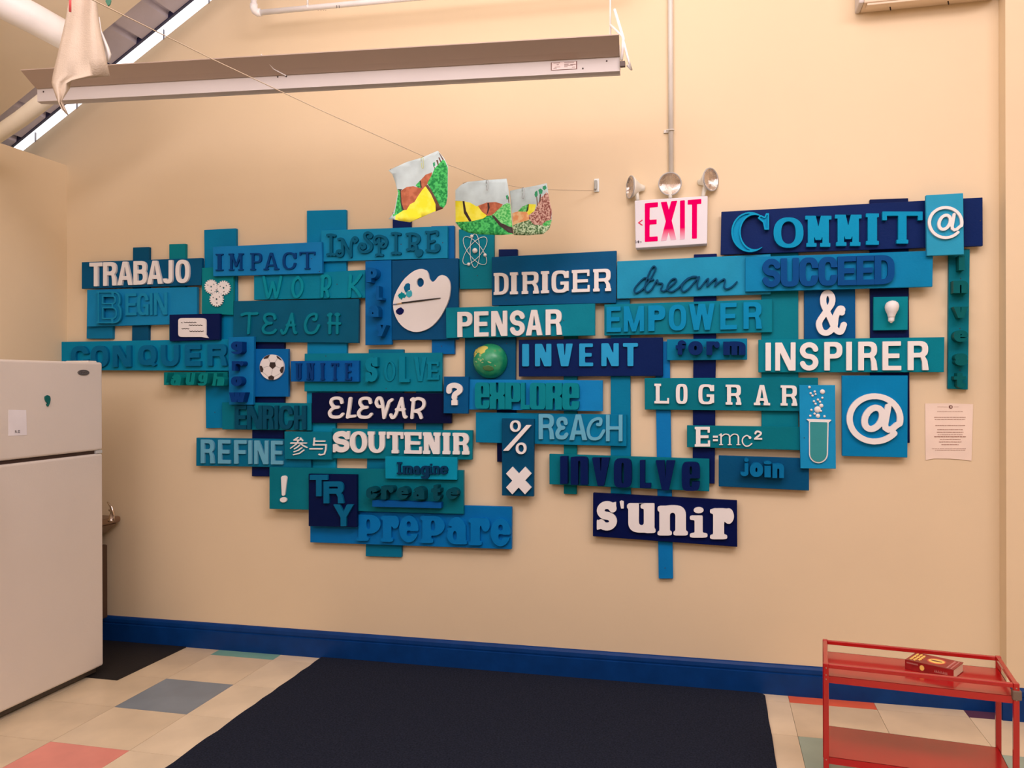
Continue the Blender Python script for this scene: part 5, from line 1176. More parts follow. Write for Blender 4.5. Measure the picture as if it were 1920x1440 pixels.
o2 = img_sheet('painting', [(738, 465), (790, 415), (850, 388), (1020, 372), (1200, 360), (1215, 450), (1235, 600), (1245, 740), (1260, 858), (1150, 868), (960, 862), (860, 848), (790, 815), (738, 760)],
 [([(738, 560), (810, 562), (870, 575), (930, 610), (980, 660), (1020, 695), (990, 718), (880, 745), (740, 750)], wY), ([(940, 605), (1020, 575), (1100, 570), (1165, 590), (1140, 640), (1075, 680), (1022, 692)], wBr),
  ([(1165, 600), (1200, 580), (1232, 585), (1245, 740), (1255, 800), (1180, 770), (1070, 690), (1110, 650)], wG2), ([(740, 750), (880, 745), (990, 718), (1070, 690), (1180, 800), (1258, 858), (1150, 868), (960, 862), (860, 848), (790, 815)], wG),
  ([(803, 562), (820, 562), (835, 650), (885, 742), (865, 748), (815, 670)], wK), ([(1025, 578), (1040, 578), (1048, 620), (1032, 670), (1018, 690), (1030, 625)], wK), ([(1062, 690), (1085, 690), (1150, 760), (1240, 800), (1258, 855), (1215, 845), (1130, 780)], wK),
  ([(1192, 515), (1210, 505), (1215, 545), (1200, 550)], wTree), ([(1212, 520), (1218, 520), (1224, 578), (1216, 578)], wDk)],
 cq, -.475, 'rounded painting with a yellow field at left and black curving roads, middle of the string', tilt=.01)
o3 = img_sheet('painting', [(1228, 470), (1340, 445), (1450, 425), (1562, 400), (1575, 500), (1590, 580), (1608, 660), (1605, 740), (1585, 810), (1530, 858), (1400, 870), (1265, 868), (1255, 780), (1240, 600)],
 [([(1300, 655), (1350, 610), (1400, 588), (1465, 592), (1450, 650), (1395, 690), (1380, 660)], wY), ([(1300, 655), (1340, 612), (1392, 590), (1390, 630), (1372, 658)], wG2), ([(1392, 590), (1400, 588), (1395, 640), (1382, 662), (1376, 658)], wK),
  ([(1250, 670), (1320, 655), (1380, 660), (1400, 690), (1390, 730), (1300, 760), (1258, 780)], wO), ([(1400, 690), (1450, 650), (1475, 600), (1500, 540), (1560, 480), (1575, 500), (1590, 580), (1608, 660), (1600, 730), (1530, 780), (1440, 770)], wRd),
  ([(1258, 785), (1300, 760), (1390, 735), (1450, 775), (1520, 785), (1600, 745), (1585, 810), (1530, 858), (1400, 870), (1265, 868)], wOl), ([(1520, 770), (1560, 740), (1602, 730), (1590, 775), (1540, 790)], wG2),
  ([(1455, 480), (1475, 465), (1480, 510), (1460, 530), (1450, 505)], wTree), ([(1485, 462), (1505, 448), (1525, 465), (1520, 495), (1495, 500)], wTree), ([(1525, 430), (1550, 420), (1560, 445), (1540, 465), (1524, 452)], wTree),
  ([(1466, 520), (1474, 520), (1482, 600), (1474, 605)], wDk), ([(1498, 500), (1510, 500), (1505, 560), (1492, 570)], wDk)],
 cq, -.315, 'small painting with orange and red-brown hills, rightmost on the string', tilt=-.01)
# handwriting on two of them
def scribble(parent, strokes, crop, Y, r, m, name='handwriting'):
    ox, oy, s = crop; mb = MB()
    for P in strokes: mb.tube([PY(ox + x / s, oy + y / s, Y) for x, y in P], r, 4)
    pw = mb.build(name, m, parent); return pw
def wtext(txt, x0, y0, dx, dy, h):
    """tiny capitals along a slanted line"""
    S = {'T': [[(0, 1), (1, 1)], [(.5, 1), (.5, 0)]], 'I': [[(.5, 1), (.5, 0)]], 'M': [[(0, 0), (.1, 1), (.5, .4), (.9, 1), (1, 0)]], 'O': [[(.5, 1), (0, .5), (.5, 0), (1, .5), (.5, 1)]], 'H': [[(0, 1), (0, 0)], [(1, 1), (1, 0)], [(0, .5), (1, .5)]], 'E': [[(1, 1), (0, 1), (0, 0), (1, 0)], [(0, .5), (.8, .5)]],
         'R': [[(0, 0), (0, 1), (.9, .8), (0, .5), (1, 0)]], '5': [[(1, 1), (.1, 1), (.1, .55), (.9, .5), (.8, 0), (0, .05)]], 'A': [[(0, 0), (.5, 1), (1, 0)], [(.2, .4), (.8, .4)]], 'N': [[(0, 0), (0, 1), (1, 0), (1, 1)]]}
    out = []; L = math.hypot(dx, dy); ux, uy = dx / L, dy / L; n = len(txt)
    for i, c in enumerate(txt):
        for st_ in S.get(c, []):
            out.append([(x0 + dx * (i + .75 * a) / n + uy * h * b_, y0 + dy * (i + .75 * a) / n - ux * h * b_) for a, b_ in st_])
    return out
h_ = scribble(o1, wtext('TIMOTHE', 155, 292, 85, -34, 17), cq, -.735, .0006, wK); h_['label'] = 'tiny dark handwritten name'
h_ = scribble(o2, wtext('ANA', 806, 408, 38, -8, 11), cq, -.489, .0005, wK); h_['label'] = 'tiny dark handwriting'
mclip = mat('steel_wire', (150, 135, 125), rough=.3, metal=.6); mclipy = mat('yellow_coated_wire', (176, 164, 96), rough=.4)
for (x, y, hgt, Y, m, lb) in ((438, 168, 100, -.738, mclipy, 'yellowish paper clip on the leftmost painting'), (1024, 372, 92, -.492, mclip, 'silver paper clip on the middle painting'), (1348, 440, 100, -.332, mclip, 'silver paper clip on the rightmost painting')):
    P = [(x - 9, y + hgt * .35), (x - 9, y + 8), (x - 4, y), (x + 4, y), (x + 9, y + 8), (x + 8, y + hgt * .85), (x + 3, y + hgt), (x - 4, y + hgt), (x - 8, y + hgt * .85), (x - 8, y + hgt * .5)]
    if m is mclipy: P = [(a + (b_ - y) * .06, b_) for a, b_ in P]
    o = MB().tube([PY(cq[0] + a / 4.8, cq[1] + b_ / 4.8, Y) for a, b_ in P], .0012, 5).build('paper_clip', m, None, True); tag(o, lb, 'clip', 'paper clips on the string')

# ---------------------------------------------------------------- hanging strip lights (uplighters)
mshade = mat('shaded_enamel', (172, 136, 114), rough=.5, var=.01); mch = mat('channel_enamel', (196, 168, 152), rough=.7, var=.01)  # reflector enamel darkened to stand for shade on its downward-facing side
def cam_pt(px_, py_, D):
    r = ray(px_, py_); return CAMP + r * D      # D = depth along the view axis
def uplight(pL, pR, DL, DR, label, hang, lab_plate=True, group=None):
    """pL,pR: photo points of the near bottom edge of the channel"""
    A = cam_pt(*pL, DL); B = cam_pt(*pR, DR); zz = (A[2] + B[2]) / 2; ax = B - A; L = np.linalg.norm(ax); ax = ax / L
    nr = np.cross(ax, [0, 0, 1.0]); nr /= np.linalg.norm(nr)      # towards the camera
    if nr[1] > 0: nr = -nr
    up = np.array([0, 0, 1.0]); C0 = (A + B) / 2; 
    root = empty('strip_light', tuple(C0), label, 'light', group)
    def ext(prof, name, m, a=0.0, b_=1.0, parent=root):
        k = len(prof); v = []
        for t in (a, b_):
            for d, z in prof: v.append(tuple(A + ax * L * t + nr * d + up * z))
        return meshobj(name, v, [tuple(range(k)), tuple(range(k, 2 * k))[::-1]] + [(i, (i + 1) % k, (i + 1) % k + k, i + k) for i in range(k)], m, parent)
    H = .047
    ext([(0, 0), (-.02, -.002), (-.11, .025), (-.11, H), (0, H)], 'channel', mch)
    # flared reflector, folded once
    f = ext([(0, H), (.028, H + .012), (.078, H + .038), (.081, H + .038), (.081, H + .035), (.030, H + .009), (.004, H - .002)], 'reflector', mshade)
    ext([(-.11, H), (-.138, H + .012), (-.188, H + .038), (-.191, H + .038), (-.191, H + .035), (-.140, H + .009), (-.114, H - .002)], 'reflector', mshade)
    mtube = mat('fluorescent_tube', raw=(.9, .88, .85), emis=(1, .85, .7), estr=2.6, var=0)
    for d in (-.035, -.078):
        MB().tube([A + ax * .04 * L + nr * d + up * (H + .022), A + ax * .96 * L + nr * d + up * (H + .022)], .013, 10).build('tube_lamp', mtube, root, True)
    for d in (-.055,):
        for t in (.012, .988):
            MB().box((-.03, -.05, 0), (.03, .05, .045)).v
    for t in (.0, .975):
        ext([(-.015, H), (-.095, H), (-.095, H + .042), (-.015, H + .042)], 'lamp_holder', mch, t, t + .025)
    return root, A, B, ax, nr, up, L, H, ext
KD = .85
root, A, B, ax, nr, up, L, H, ext = uplight((70, 190.5), (1162, 133), 3.52 * KD, 3.15 * KD, 'long suspended strip light with upturned reflector under the sloping ceiling', True)
def fx(t, d, z): return A + ax * L * t + nr * d + up * z
mwc = mat('white_cable', (250, 238, 228), rough=.5)
for t, nm in ((.045, 'hanger_rod'), (.985, 'hanger_rod')):
    MB().tube([fx(t, -.05, H), fx(t, -.05, H + .9)], .0035, 6).build(nm, mwc, root, True)
MB().tube([fx(.985, -.04, H + .12), fx(1.004, .012, H + .06), fx(1.012, .012, .04), fx(1.018, .004, -.0), fx(1.012, -.01, .02)], .004, 6).tube([fx(.992, -.02, H + .16), fx(1.006, .014, H + .05), fx(1.003, .012, .03)], .005, 6).build('power_cable', mwc, root, True)
MB().box(tuple(fx(1.004, .006, .018) - .007), tuple(fx(1.004, .006, .018) + .009)).build('plug', mat('dark_plug', (80, 55, 45)), root)
# rating plate
def plate_q(t0, z0, t1, z1, off): return [fx(t0, off, z1), fx(t1, off, z1), fx(t1, off, z0), fx(t0, off, z0)]
def slabq(q, q2, name, m, parent): return meshobj(name, [tuple(p) for p in q] + [tuple(p) for p in q2], [(0, 1, 2, 3), (7, 6, 5, 4), (0, 4, 5, 1), (1, 5, 6, 2), (2, 6, 7, 3), (3, 7, 4, 0)], m, parent)
pt = slabq(plate_q(.893, .013, .934, .039, .0012), plate_q(.893, .013, .934, .039, .0), 'rating_plate', mat('dark_red_print', (110, 62, 48)), root)
slabq(plate_q(.8945, .0143, .9325, .0377, .0018), plate_q(.8945, .0143, .9325, .0377, .001), 'label_face', mat('label_face', (214, 176, 158)), pt)
mb = MB()
for t0, z, w in ((.897, .051, .012), (.902, .044, .004), (.899, .034, .010), (.897, .029, .006), (.914, .050, .018), (.914, .044, .008), (.9235, .042, .01), (.914, .038, .016), (.914, .033, .006), (.926, .03, .006)):
    a_ = fx(t0, .0021, z * .78 - .004); b_ = fx(t0 + w * .85, .0021, z * .78 - .004); mb.tube([a_, b_], .0007, 4)
mb.build('print', mat('dark_red_print', (110, 62, 48)), pt)
mb = MB()
for t, z in ((.012, .034), (.98, .034), (.943, .014), (.44, .041), (.455, .041)):
    mb.lathe([(.0028, 0), (.0028, .0012), (0, .0014)], fx(t, .0, z), nr, 8)
mb.build('screw', mdk, root)
MB().tube([fx(.43, .082, H + .040), fx(.44, .030, H + .010), fx(.455, .003, H - .004)], .0022, 5).build('seam_clip', mwc, root)
# second fixture cut by the top of the frame at right: same family, parallel to the wall
A2 = PY(1604, 23, -.02); B2 = PY(1905, -6, -.02); zz = A2[2]
r2 = empty('wall_heater', tuple((A2 + B2) / 2), 'beige wall-mounted heater housing cut off by the top edge at right', 'heater')
mbx = mat('beige_enamel', (215, 172, 138), rough=.6)
MB().box((A2[0] + .018, -.09, zz + .002), (PX0 - .02, 0, zz + .15)).build('housing', mbx, r2, bevel=.004)
MB().box((A2[0], -.097, zz), (A2[0] + .018, 0, zz + .16)).build('end_cap', mch, r2, bevel=.006)
MB().box((A2[0] + .03, -.085, zz - .006), (A2[0] + .42, -.05, zz + .003)).build('outlet_lip', mbx, r2, bevel=.002)
for xx in (.115, .31): MB().tube([(A2[0] + xx, -.04, zz + .004), (A2[0] + xx + .003, -.04, zz - .014)], .0025, 5).build('latch', mdk, r2)

# white plastic water pipe along the top of the wall
pp = empty('water_pipe', tuple(PY(620, 12, -.12)), 'white plastic pipe with an elbow running along the top of the rear wall', 'pipe')
mpv = mat('white_pvc', (236, 210, 196), rough=.4)
q0, q1 = PY(484, 24, -.13), PY(705, 3, -.13); q2 = q0 + (q1 - q0) * 3
MB().tube([q0, q1, q2], .0115, 12).build('horizontal_run', mpv, pp, True)
e0 = PY(476, 6, -.13); MB().tube([e0 + [0, 0, .0], e0 + [0, 0, .5]], .0125, 12).build('riser', mpv, pp, True)
MB().tube([e0 + [0, 0, -.004], e0 + [0, 0, -.022], e0 + [.006, 0, -.034], q0 + [.0, 0, 0], q0 + [.012, 0, .001]], [.0165, .0165, .0165, .0165, .0165], 12).build('elbow', mpv, pp, True)
h0 = PY(578, 14, -.13); MB().tube([h0 + [-.002, 0, .09], h0 + [-.003, 0, .012]], .004, 6).tube([h0 + [-.001, .0, .014], h0 + [0, -.0135, 0], h0 + [.001, 0, -.0135], h0 + [0, .0135, 0], h0 + [-.001, 0, .014]], .0025, 6).build('pipe_hanger', mpv, pp, True)
mb = MB()
for x in (631, 636): mb.tube([PY(x, 10, -.1435 - .0), PY(x + .5, 15, -.1435)], .0012, 4)
for x in (596, 601, 606, 610): mb.tube([PY(x, 19.2, -.143), PY(x + 1.5, 19.5, -.143)], .0008, 4)
mb.build('pipe_print', mink, pp)

# ---------------------------------------------------------------- white truss tubes at upper left
tr_ = empty('roof_truss', tuple(cam_pt(150, 95, 3.2)), 'pair of thick white steel truss tubes crossing the upper left corner', 'truss')
mtr = mat('white_truss_paint', (244, 224, 206), rough=.45)
MB().tube([cam_pt(-260, -130, 2.7), cam_pt(60, 33, 3.05), cam_pt(168, 92, 3.2)], [.062, .055, .053], 20).build('tube', mtr, tr_, True)
MB().tube([cam_pt(-160, 358, 3.5), cam_pt(40, 222, 3.3), cam_pt(168, 92 + 30, 3.2)], .031, 16).build('tube', mat('cream_truss_paint', (222, 190, 158), rough=.5), tr_, True)

# ---------------------------------------------------------------- hanging cloth, curled paper behind it
def sheet3(name, left, right, D, m, label, cat, wob=.02, n=8, parent=None, thick=.0012):
    """strip between two photo polylines, gently folded"""
    k = len(left); V = []; F = []
    for i in range(k):
        for j in range(n + 1):
            t = j / n; x = left[i][0] * (1 - t) + right[i][0] * t; y = left[i][1] * (1 - t) + right[i][1] * t
            V.append(tuple(cam_pt(x, y, D + wob * math.sin(t * 5.5 + i * .35) * (0.3 + .7 * (1 - i / k)) + wob * .6 * math.cos(t * 11 + i * .2))))
    for i in range(k - 1):
        for j in range(n): a = i * (n + 1) + j; F.append((a, a + 1, a + n + 2, a + n + 1))
    o = meshobj(name, V, F, m, parent, True); md = o.modifiers.new('t', 'SOLIDIFY'); md.thickness = thick
    return tag(o, label, cat)
mcl = mat('unbleached_cloth', (200, 164, 136), rough=.9, var=.04, vscale=12, bump=.3, bscale=300)
mcl2 = mat('cloth_plain', (206, 176, 150), rough=.9)
DC = 2.05
o = sheet3('hanging_cloth', [(133, -40), (129, 0), (123, 35), (114, 75), (106, 110), (99, 138), (96.5, 155), (100, 168), (105, 182), (110, 195), (116, 206), (124, 213)],
              [(180, -40), (182, 0), (185, 32), (191, 72), (199, 108), (206, 142), (150, 148.5), (134, 152), (131, 166), (116, 189), (122, 203), (128, 216)], DC, mcl, 'translucent beige cloth hanging in a ragged point from the string at upper left', 'cloth', .012, 14)
o = sheet3('curled_paper', [(180, 30), (183, 62), (184, 75), (186, 88), (190, 104), (196, 116)], [(186, 32), (190, 58), (197, 74), (204, 90), (208, 102), (205, 116)], DC + .05, PAPER, 'curled white drawing paper peeking out behind the hanging cloth', 'paper', .008, 8)
o = MB().tube([cam_pt(132, -30, DC - .03), cam_pt(131.5, 0, DC - .03), cam_pt(131.5, 22, DC - .03)], .0028, 8).build('red_peg', mat('red_plastic', (214, 74, 70), rough=.4), None, True); tag(o, 'slim red stick hanging over the cloth at the top edge', 'peg'); o.name = 'hanging_stick'
LF = [(0, 0), (.35, .12), (.5, .4), (.4, .75), (0, 1), (-.3, .7), (-.4, .35)]
q = [cam_pt(202 + 11 * x, 11 - 24 * y, DC + .03) for x, y in LF]; q2 = [p + np.array([0, .003, 0]) for p in q]; k = len(q)
o = meshobj('paper_leaf', [tuple(p) for p in q + q2], [tuple(range(k)), tuple(range(k, 2 * k))[::-1]] + [(i, (i + 1) % k, (i + 1) % k + k, i + k) for i in range(k)], mat('dark_green_leaf', (72, 112, 84), rough=.7)); tag(o, 'dark green paper leaf hanging at the top edge right of the cloth', 'leaf')

# ---------------------------------------------------------------- fridge
XF = -2.45; YR = -.398; YL_ = YR - .72; ZT = 1.287
mfr = mat('white_fridge_enamel', (214, 182, 160), rough=.38, var=.012, vscale=3, bump=.10, bscale=160)
fr = empty('fridge', (XF - .26, (YR + YL_) / 2, 0), 'white two-door top-freezer fridge in the left corner', 'fridge')
MB().box((LWX + .012, YL_ + .005, .02), (XF - .072, YR - .005, ZT - .018)).build('cabinet', mfr, fr, bevel=.006)
zs1, zs2 = .927, .912
def rnd_door(z0, z1, name):
    return MB().box((XF - .066, YL_, z0), (XF, YR, z1)).build(name, mfr, fr, bevel=.009, seg=3)
fd = rnd_door(zs1 - .001, ZT, 'freezer_door'); rd = rnd_door(.035, zs2, 'refrigerator_door')
MB().box((XF - .064, YL_ + .01, zs2), (XF - .012, YR - .012, zs1)).build('gasket', mat('dark_gasket', (60, 36, 24), rough=.7), fr)
MB().box((XF - .06, YR - .035, zs2 + .001), (XF - .002, YR - .002, zs1 - .001)).build('hinge', mat('grey_hinge', (190, 170, 155), rough=.4), fr)
MB().box((XF - .12, YR - .07, ZT - .018), (XF - .01, YR - .02, ZT + .006)).build('hinge_cover', mfr, fr, bevel=.004)
MB().box((XF - .06, YL_ + .01, .008), (XF - .03, YR - .01, .034)).build('kick_grille', mat('dark_grille', (70, 55, 45)), fr)
def hpt(y, x_, z): return (XF + x_, y, z)
yh = PX(-42, 900, XF)[1]
MB().tube([hpt(yh, -.004, .905), hpt(yh, .03, .885), hpt(yh, .042, .82), hpt(yh, .042, .70), hpt(yh, .03, .63), hpt(yh, -.004, .61)], [.012, .013, .012, .012, .013, .012], 10).build('handle', mfr, rd, True)
MB().tube([hpt(yh, -.004, .94), hpt(yh, .03, .955), hpt(yh, .042, 1.0), hpt(yh, .042, 1.08), hpt(yh, .03, 1.12), hpt(yh, -.004, 1.135)], [.012, .013, .012, .012, .013, .012], 10).build('handle', mfr, fd, True)
# badge
c = PX(156, 698.5, XF); mb = MB(); n = 32
ry_, rz_ = .5 * abs(PX(145, 698, XF)[1] - PX(166.5, 698, XF)[1]), .5 * abs(PX(156, 693.5, XF)[2] - PX(156, 704, XF)[2])
P1 = [(XF, c[1] + ry_ * math.cos(a), c[2] + rz_ * math.sin(a)) for a in np.linspace(0, 2 * math.pi, n + 1)[:-1]]; P2 = [(XF + .003, y, z) for _, y, z in P1]
mb.add(P1 + P2, [tuple(range(n)), tuple(range(n, 2 * n))[::-1]] + [(i, (i + 1) % n, (i + 1) % n + n, i + n) for i in range(n)])
bd = mb.build('badge', mat('grey_metal_badge', (120, 100, 88), rough=.35, metal=.4), fd); bd['label'] = 'oval grey badge'
mb = MB()
mb.tube([(XF + .0035, c[1] - ry_ * .6 + i * ry_ * 1.2 / 14, c[2] + rz_ * .28 * math.sin(i * 1.9) * (1 if i > 2 else 1.6)) for i in range(15)], .0008, 4)
mb.tube([(XF + .0034, c[1] + ry_ * .8 * math.cos(a), c[2] + rz_ * .75 * math.sin(a)) for a in np.linspace(0, 2 * math.pi, 25)[:-1]], .0006, 4, closed=True)
mb.build('badge_script', mat('dark_engraving', (60, 45, 38)), bd)
# magnet and note
def on_door(P, t0, t1, name, m, label, cat):
    k = len(P); V = [(XF + t1, *PX(x, y, XF)[1:]) for x, y in P] + [(XF + t0, *PX(x, y, XF)[1:]) for x, y in P]
    o = meshobj(name, V, [tuple(range(k)), tuple(range(k, 2 * k))[::-1]] + [(i, (i + 1) % k, (i + 1) % k + k, i + k) for i in range(k)], m); return tag(o, label, cat)
cf = lambda P: [(x / 6, 660 + y / 6) for x, y in P]
on_door(cf(catmull([(525, 485), (550, 498), (558, 530), (552, 570), (542, 595), (530, 613), (518, 598), (516, 585), (528, 578), (510, 560), (498, 530), (500, 500), (525, 485)], 4)[:-1]), .0003, .005, 'magnet', mat('dark_teal_magnet', (14, 84, 72), rough=.4), 'dark green comma-shaped magnet on the freezer door', 'magnet')
nt_ = on_door(cf([(95, 650), (292, 655), (300, 935), (92, 945)]), .0002, .0012, 'note', mat('note_paper', (226, 198, 186), rough=.8), 'small pale paper note on the freezer door', 'note')
mb = MB()
for s_ in wtext('R5', 166, 908, 62, 0, 24): mb.tube([(XF + .0016, *PX(x / 6, 660 + y / 6, XF)[1:]) for x, y in s_], .0009, 4)
o = mb.build('handwriting', mink, nt_); o['label'] = 'dark handwritten characters'

# ---------------------------------------------------------------- drinking fountain behind the fridge
mst = mat('brushed_steel', (134, 96, 72), rough=.35, metal=.55, bump=.1, bscale=200)
X1 = PY(224, 980, -.02)[0]; zt_ = PY(220, 976, -.16)[2]; zb_ = PY(200, 1010, -.16)[2]
fo = empty('drinking_fountain', (LWX + .15, -.16, .5), 'wall-hung steel drinking fountain half hidden behind the fridge', 'fountain')
MB().hexa([(LWX, -.31, zb_ - .06), (X1 - .06, -.27, zb_), (X1 - .06, -.03, zb_), (LWX, -.02, zb_ - .06), (LWX, -.31, zt_ - .035), (X1, -.31, zt_ - .035), (X1, -.02, zt_ - .035), (LWX, -.02, zt_ - .035)]).build('basin_body', mst, fo, bevel=.012, seg=3)
MB().box((LWX, -.32, zt_ - .033), (X1 + .006, -.015, zt_ - .004)).build('basin_rim', mst, fo, bevel=.01, seg=3)
MB().box((LWX, -.28, .12), (LWX + .26, -.05, zb_ - .05)).build('lower_cabinet', mat('dark_steel', (80, 52, 36), rough=.5, metal=.3), fo, bevel=.006)
mchr = mat('chrome', raw=(.75, .65, .58), rough=.15, metal=1)
q = PY(208, 972, -.16); z0 = zt_ - .004
MB().lathe([(.014, 0), (.014, .006), (.008, .010), (.007, .03), (0, .032)], (q[0], -.16, z0), n=16).tube([(q[0], -.16, z0 + .02), (q[0] + .004, -.16, z0 + .04), (q[0] - .008, -.16, z0 + .052)], .005, 8).build('spout', mchr, fo, True)
MB().tube([(q[0] + .012, -.16, z0 + .002), (q[0] + .014, -.16, z0 + .03), (q[0] + .004, -.16, z0 + .062), (q[0] - .018, -.16, z0 + .085)], [.004, .006, .007, .003], 8).build('mouth_guard', mchr, fo, True)

# ---------------------------------------------------------------- red cart
ZL, ZR = .18, .40
mred = mat('red_enamel', raw=(.46, .009, .010), rough=.2, var=.03, coat=.35, spec=.5)
bl = PZ(1547, 1199, ZR); brr = PZ(1870, 1230, ZR); fl = PZ(1556, 1242, ZR); frr = PZ(1916, 1283, ZR)
# fit a rectangle frame
u = (brr - bl); u[2] = 0; Lc = np.linalg.norm(u); u /= Lc; wv_ = fl - bl; wv_[2] = 0; vdir = np.array([u[1], -u[0], 0]); 
if vdir @ wv_ < 0: vdir = -vdir
Wc = .5 * (wv_ @ vdir + (frr - brr) @ vdir)
Lc = .5 * (Lc + np.linalg.norm((frr - fl)[:2]))
def cp(a, b_, z): p = bl + u * (a * Lc) + vdir * (b_ * Wc); return np.array([p[0], p[1], z])
ZS = PZ(0, 0, 0)[2]
# shelf height from the photo: back edge of the top shelf at (1553,1222) on the line of the back legs
def z_at(px_, py_, p):      # height where the photo ray passes the vertical through p (matched by depth)
    r = ray(px_, py_); t = ((p[:2] - CAMP[:2]) @ r[:2]) / (r[:2] @ r[:2]); return CAMP[2] + r[2] * t
ZS = .5 * (z_at(1553, 1222, cp(0, 0, 0)) + z_at(1874, 1253, cp(1, 0, 0)))
ZL = .5 * (z_at(1557, 1362, cp(0, 0, 0)) + z_at(1874, 1401, cp(1, 0, 0)))
cart = empty('cart', tuple(cp(.5, .5, 0)), 'two-tier red metal cart with rails in the right corner', 'cart')
def bar(p, q, w, h, name):
    p = np.array(p); q = np.array(q); d = q - p; d /= np.linalg.norm(d)
    if abs(d[2]) > .9: s1, s2 = u * w / 2, vdir * h / 2
    else: s1 = np.cross(d, [0, 0, 1]); s1 = s1 / np.linalg.norm(s1) * w / 2; s2 = np.array([0, 0, h / 2])
    return MB().hexa([p - s1 - s2, p + s1 - s2, q + s1 - s2, q - s1 - s2, p - s1 + s2, p + s1 + s2, q + s1 + s2, q - s1 + s2]).build(name, mred, cart, bevel=.0015)
bw = .0145
for a in (0, 1):
    for b_ in (0, 1): bar(cp(a, b_, .035), cp(a, b_, ZR), bw, bw, 'leg')
for b_ in (0, 1): bar(cp(0, b_, ZR - bw / 2) + u * bw / 2, cp(1, b_, ZR - bw / 2) - u * bw / 2, bw * .8, bw * .8, 'rail')
for a in (0, 1): bar(cp(a, 0, ZR - bw / 2) + vdir * bw / 2, cp(a, 1, ZR - bw / 2) - vdir * bw / 2, bw * .8, bw * .8, 'rail')
def shelf(z, nm):
    mb = MB(); c4 = [cp(0, 0, z), cp(1, 0, z), cp(1, 1, z), cp(0, 1, z)]; th = .0012; lip = .020
    mb.hexa([p - [0, 0, th] for p in c4] + [p for p in c4])
    for i in range(4):
        p, q = c4[i], c4[(i + 1) % 4]; cen = (c4[0] + c4[2]) / 2; d = (q - p) / np.linalg.norm(q - p); inn = np.cross([0, 0, 1.0], d); inn = inn if inn @ (cen - p) > 0 else -inn; w = inn * .0015
        mb.hexa([p - [0, 0, lip], q - [0, 0, lip], q + w - [0, 0, lip], p + w - [0, 0, lip], p, q, q + w, p + w])
    return mb.build(nm, mred, cart)
shelf(ZS, 'shelf'); shelf(ZL, 'shelf')
mwh = mat('black_caster', (30, 26, 26), rough=.6)
for a in (0, 1):
    for b_ in (0, 1):
        c = cp(a, b_, .018); MB().lathe([(.012, -.006), (.018, -.005), (.018, .005), (.012, .006)], c, u, 20).build('caster', mwh, cart, True)
mb = MB()
for a in (0, 1):
    for z in (ZR - .012, ZS + .004, ZS - .008, ZL - .006): mb.lathe([(.002, 0), (.002, .001), (0, .0015)], cp(a, 1, z) + vdir * bw / 2, vdir, 8)
mb.build('bolt', mat('steel_bolt', raw=(.6, .45, .4), rough=.3, metal=.9), cart)
c = cp(1, 1, 0); z = z_at(1915, 1305, cp(1, 1, 0)); MB().box((c[0] - .010, c[1] - .010, z - .012), (c[0] + .012, c[1] + .010, z + .014)).build('tape_wrap', mat('grey_tape', (112, 84, 66), rough=.6), cart, bevel=.003)
# book
zb_ = ZS + .0005; q = PZ(1697, 1254, zb_)
def zz_at(x, y): return z_at(x, y, q)
Hb = zz_at(1697, 1237) - zb_; zt2 = zb_ + Hb
t1, t2, t3, t4 = PZ(1697, 1236.5, zt2), PZ(1726.5, 1223.5, zt2), PZ(1816, 1244, zt2), PZ(1788, 1255, zt2)
c0 = t1; e1 = .5 * ((t4 - t1) + (t3 - t2)); e2 = .5 * ((t2 - t1) + (t3 - t4)); e2 = e2 - e1 * (e2 @ e1) / (e1 @ e1)
bk = empty('book', (c0[0], c0[1], zb_), 'thick red paperback with a yellow oval on its cover lying on the cart top shelf', 'book')
def bp(a, b_, z): return c0 + e1 * a + e2 * b_ + np.array([0, 0, z - c0[2]])
mpg = mat('book_pages', (216, 178, 146), rough=.9, bump=.3, bscale=500); mcov = mat('red_book_cover', (138, 22, 20), rough=.35, var=.15, vscale=30); mcov2 = mat('orange_red_cover', (196, 60, 44), rough=.35)
MB().hexa([bp(.01, .02, zb_ + .001), bp(.99, .02, zb_ + .001), bp(.99, .98, zb_ + .001), bp(.01, .98, zb_ + .001), bp(.01, .02, zt2 - .001), bp(.99, .02, zt2 - .001), bp(.99, .98, zt2 - .001), bp(.01, .98, zt2 - .001)]).build('pages', mpg, bk)
for za, zc_, nm in ((zb_, zb_ + .0012, 'back_cover'), (zt2 - .0012, zt2, 'front_cover')):
    MB().hexa([bp(x, y, za) for x, y in ((0, 0), (1, 0), (1, 1), (0, 1))] + [bp(x, y, zc_) for x, y in ((0, 0), (1, 0), (1, 1), (0, 1))]).build(nm, mcov, bk)
MB().hexa([bp(x, y, zb_) for x, y in ((0, -.01), (1, -.01), (1, .015), (0, .015))] + [bp(x, y, zt2) for x, y in ((0, -.01), (1, -.01), (1, .015), (0, .015))]).build('spine', mcov, bk)
myl = mat('yellow_print', (236, 176, 84), rough=.4); mdr = mat('dark_red_ink', (90, 16, 14), rough=.4)
def decal(P, z, m, name, par):
    k = len(P); V = [bp(x, y, z) for x, y in P] + [bp(x, y, z - .0008) for x, y in P]
    return meshobj(name, V, [tuple(range(k)), tuple(range(k, 2 * k))[::-1]] + [(i, (i + 1) % k, (i + 1) % k + k, i + k) for i in range(k)], m, par)
decal([(.55 + .19 * math.cos(a), .5 + .30 * math.sin(a)) for a in np.linspace(0, 2 * math.pi, 24)[:-1]], zt2 + .0004, mcov2, 'cover_oval', bk)
decal([(.55 + .165 * math.cos(a), .5 + .22 * math.sin(a)) for a in np.linspace(0, 2 * math.pi, 24)[:-1]], zt2 + .0007, myl, 'cover_oval', bk)
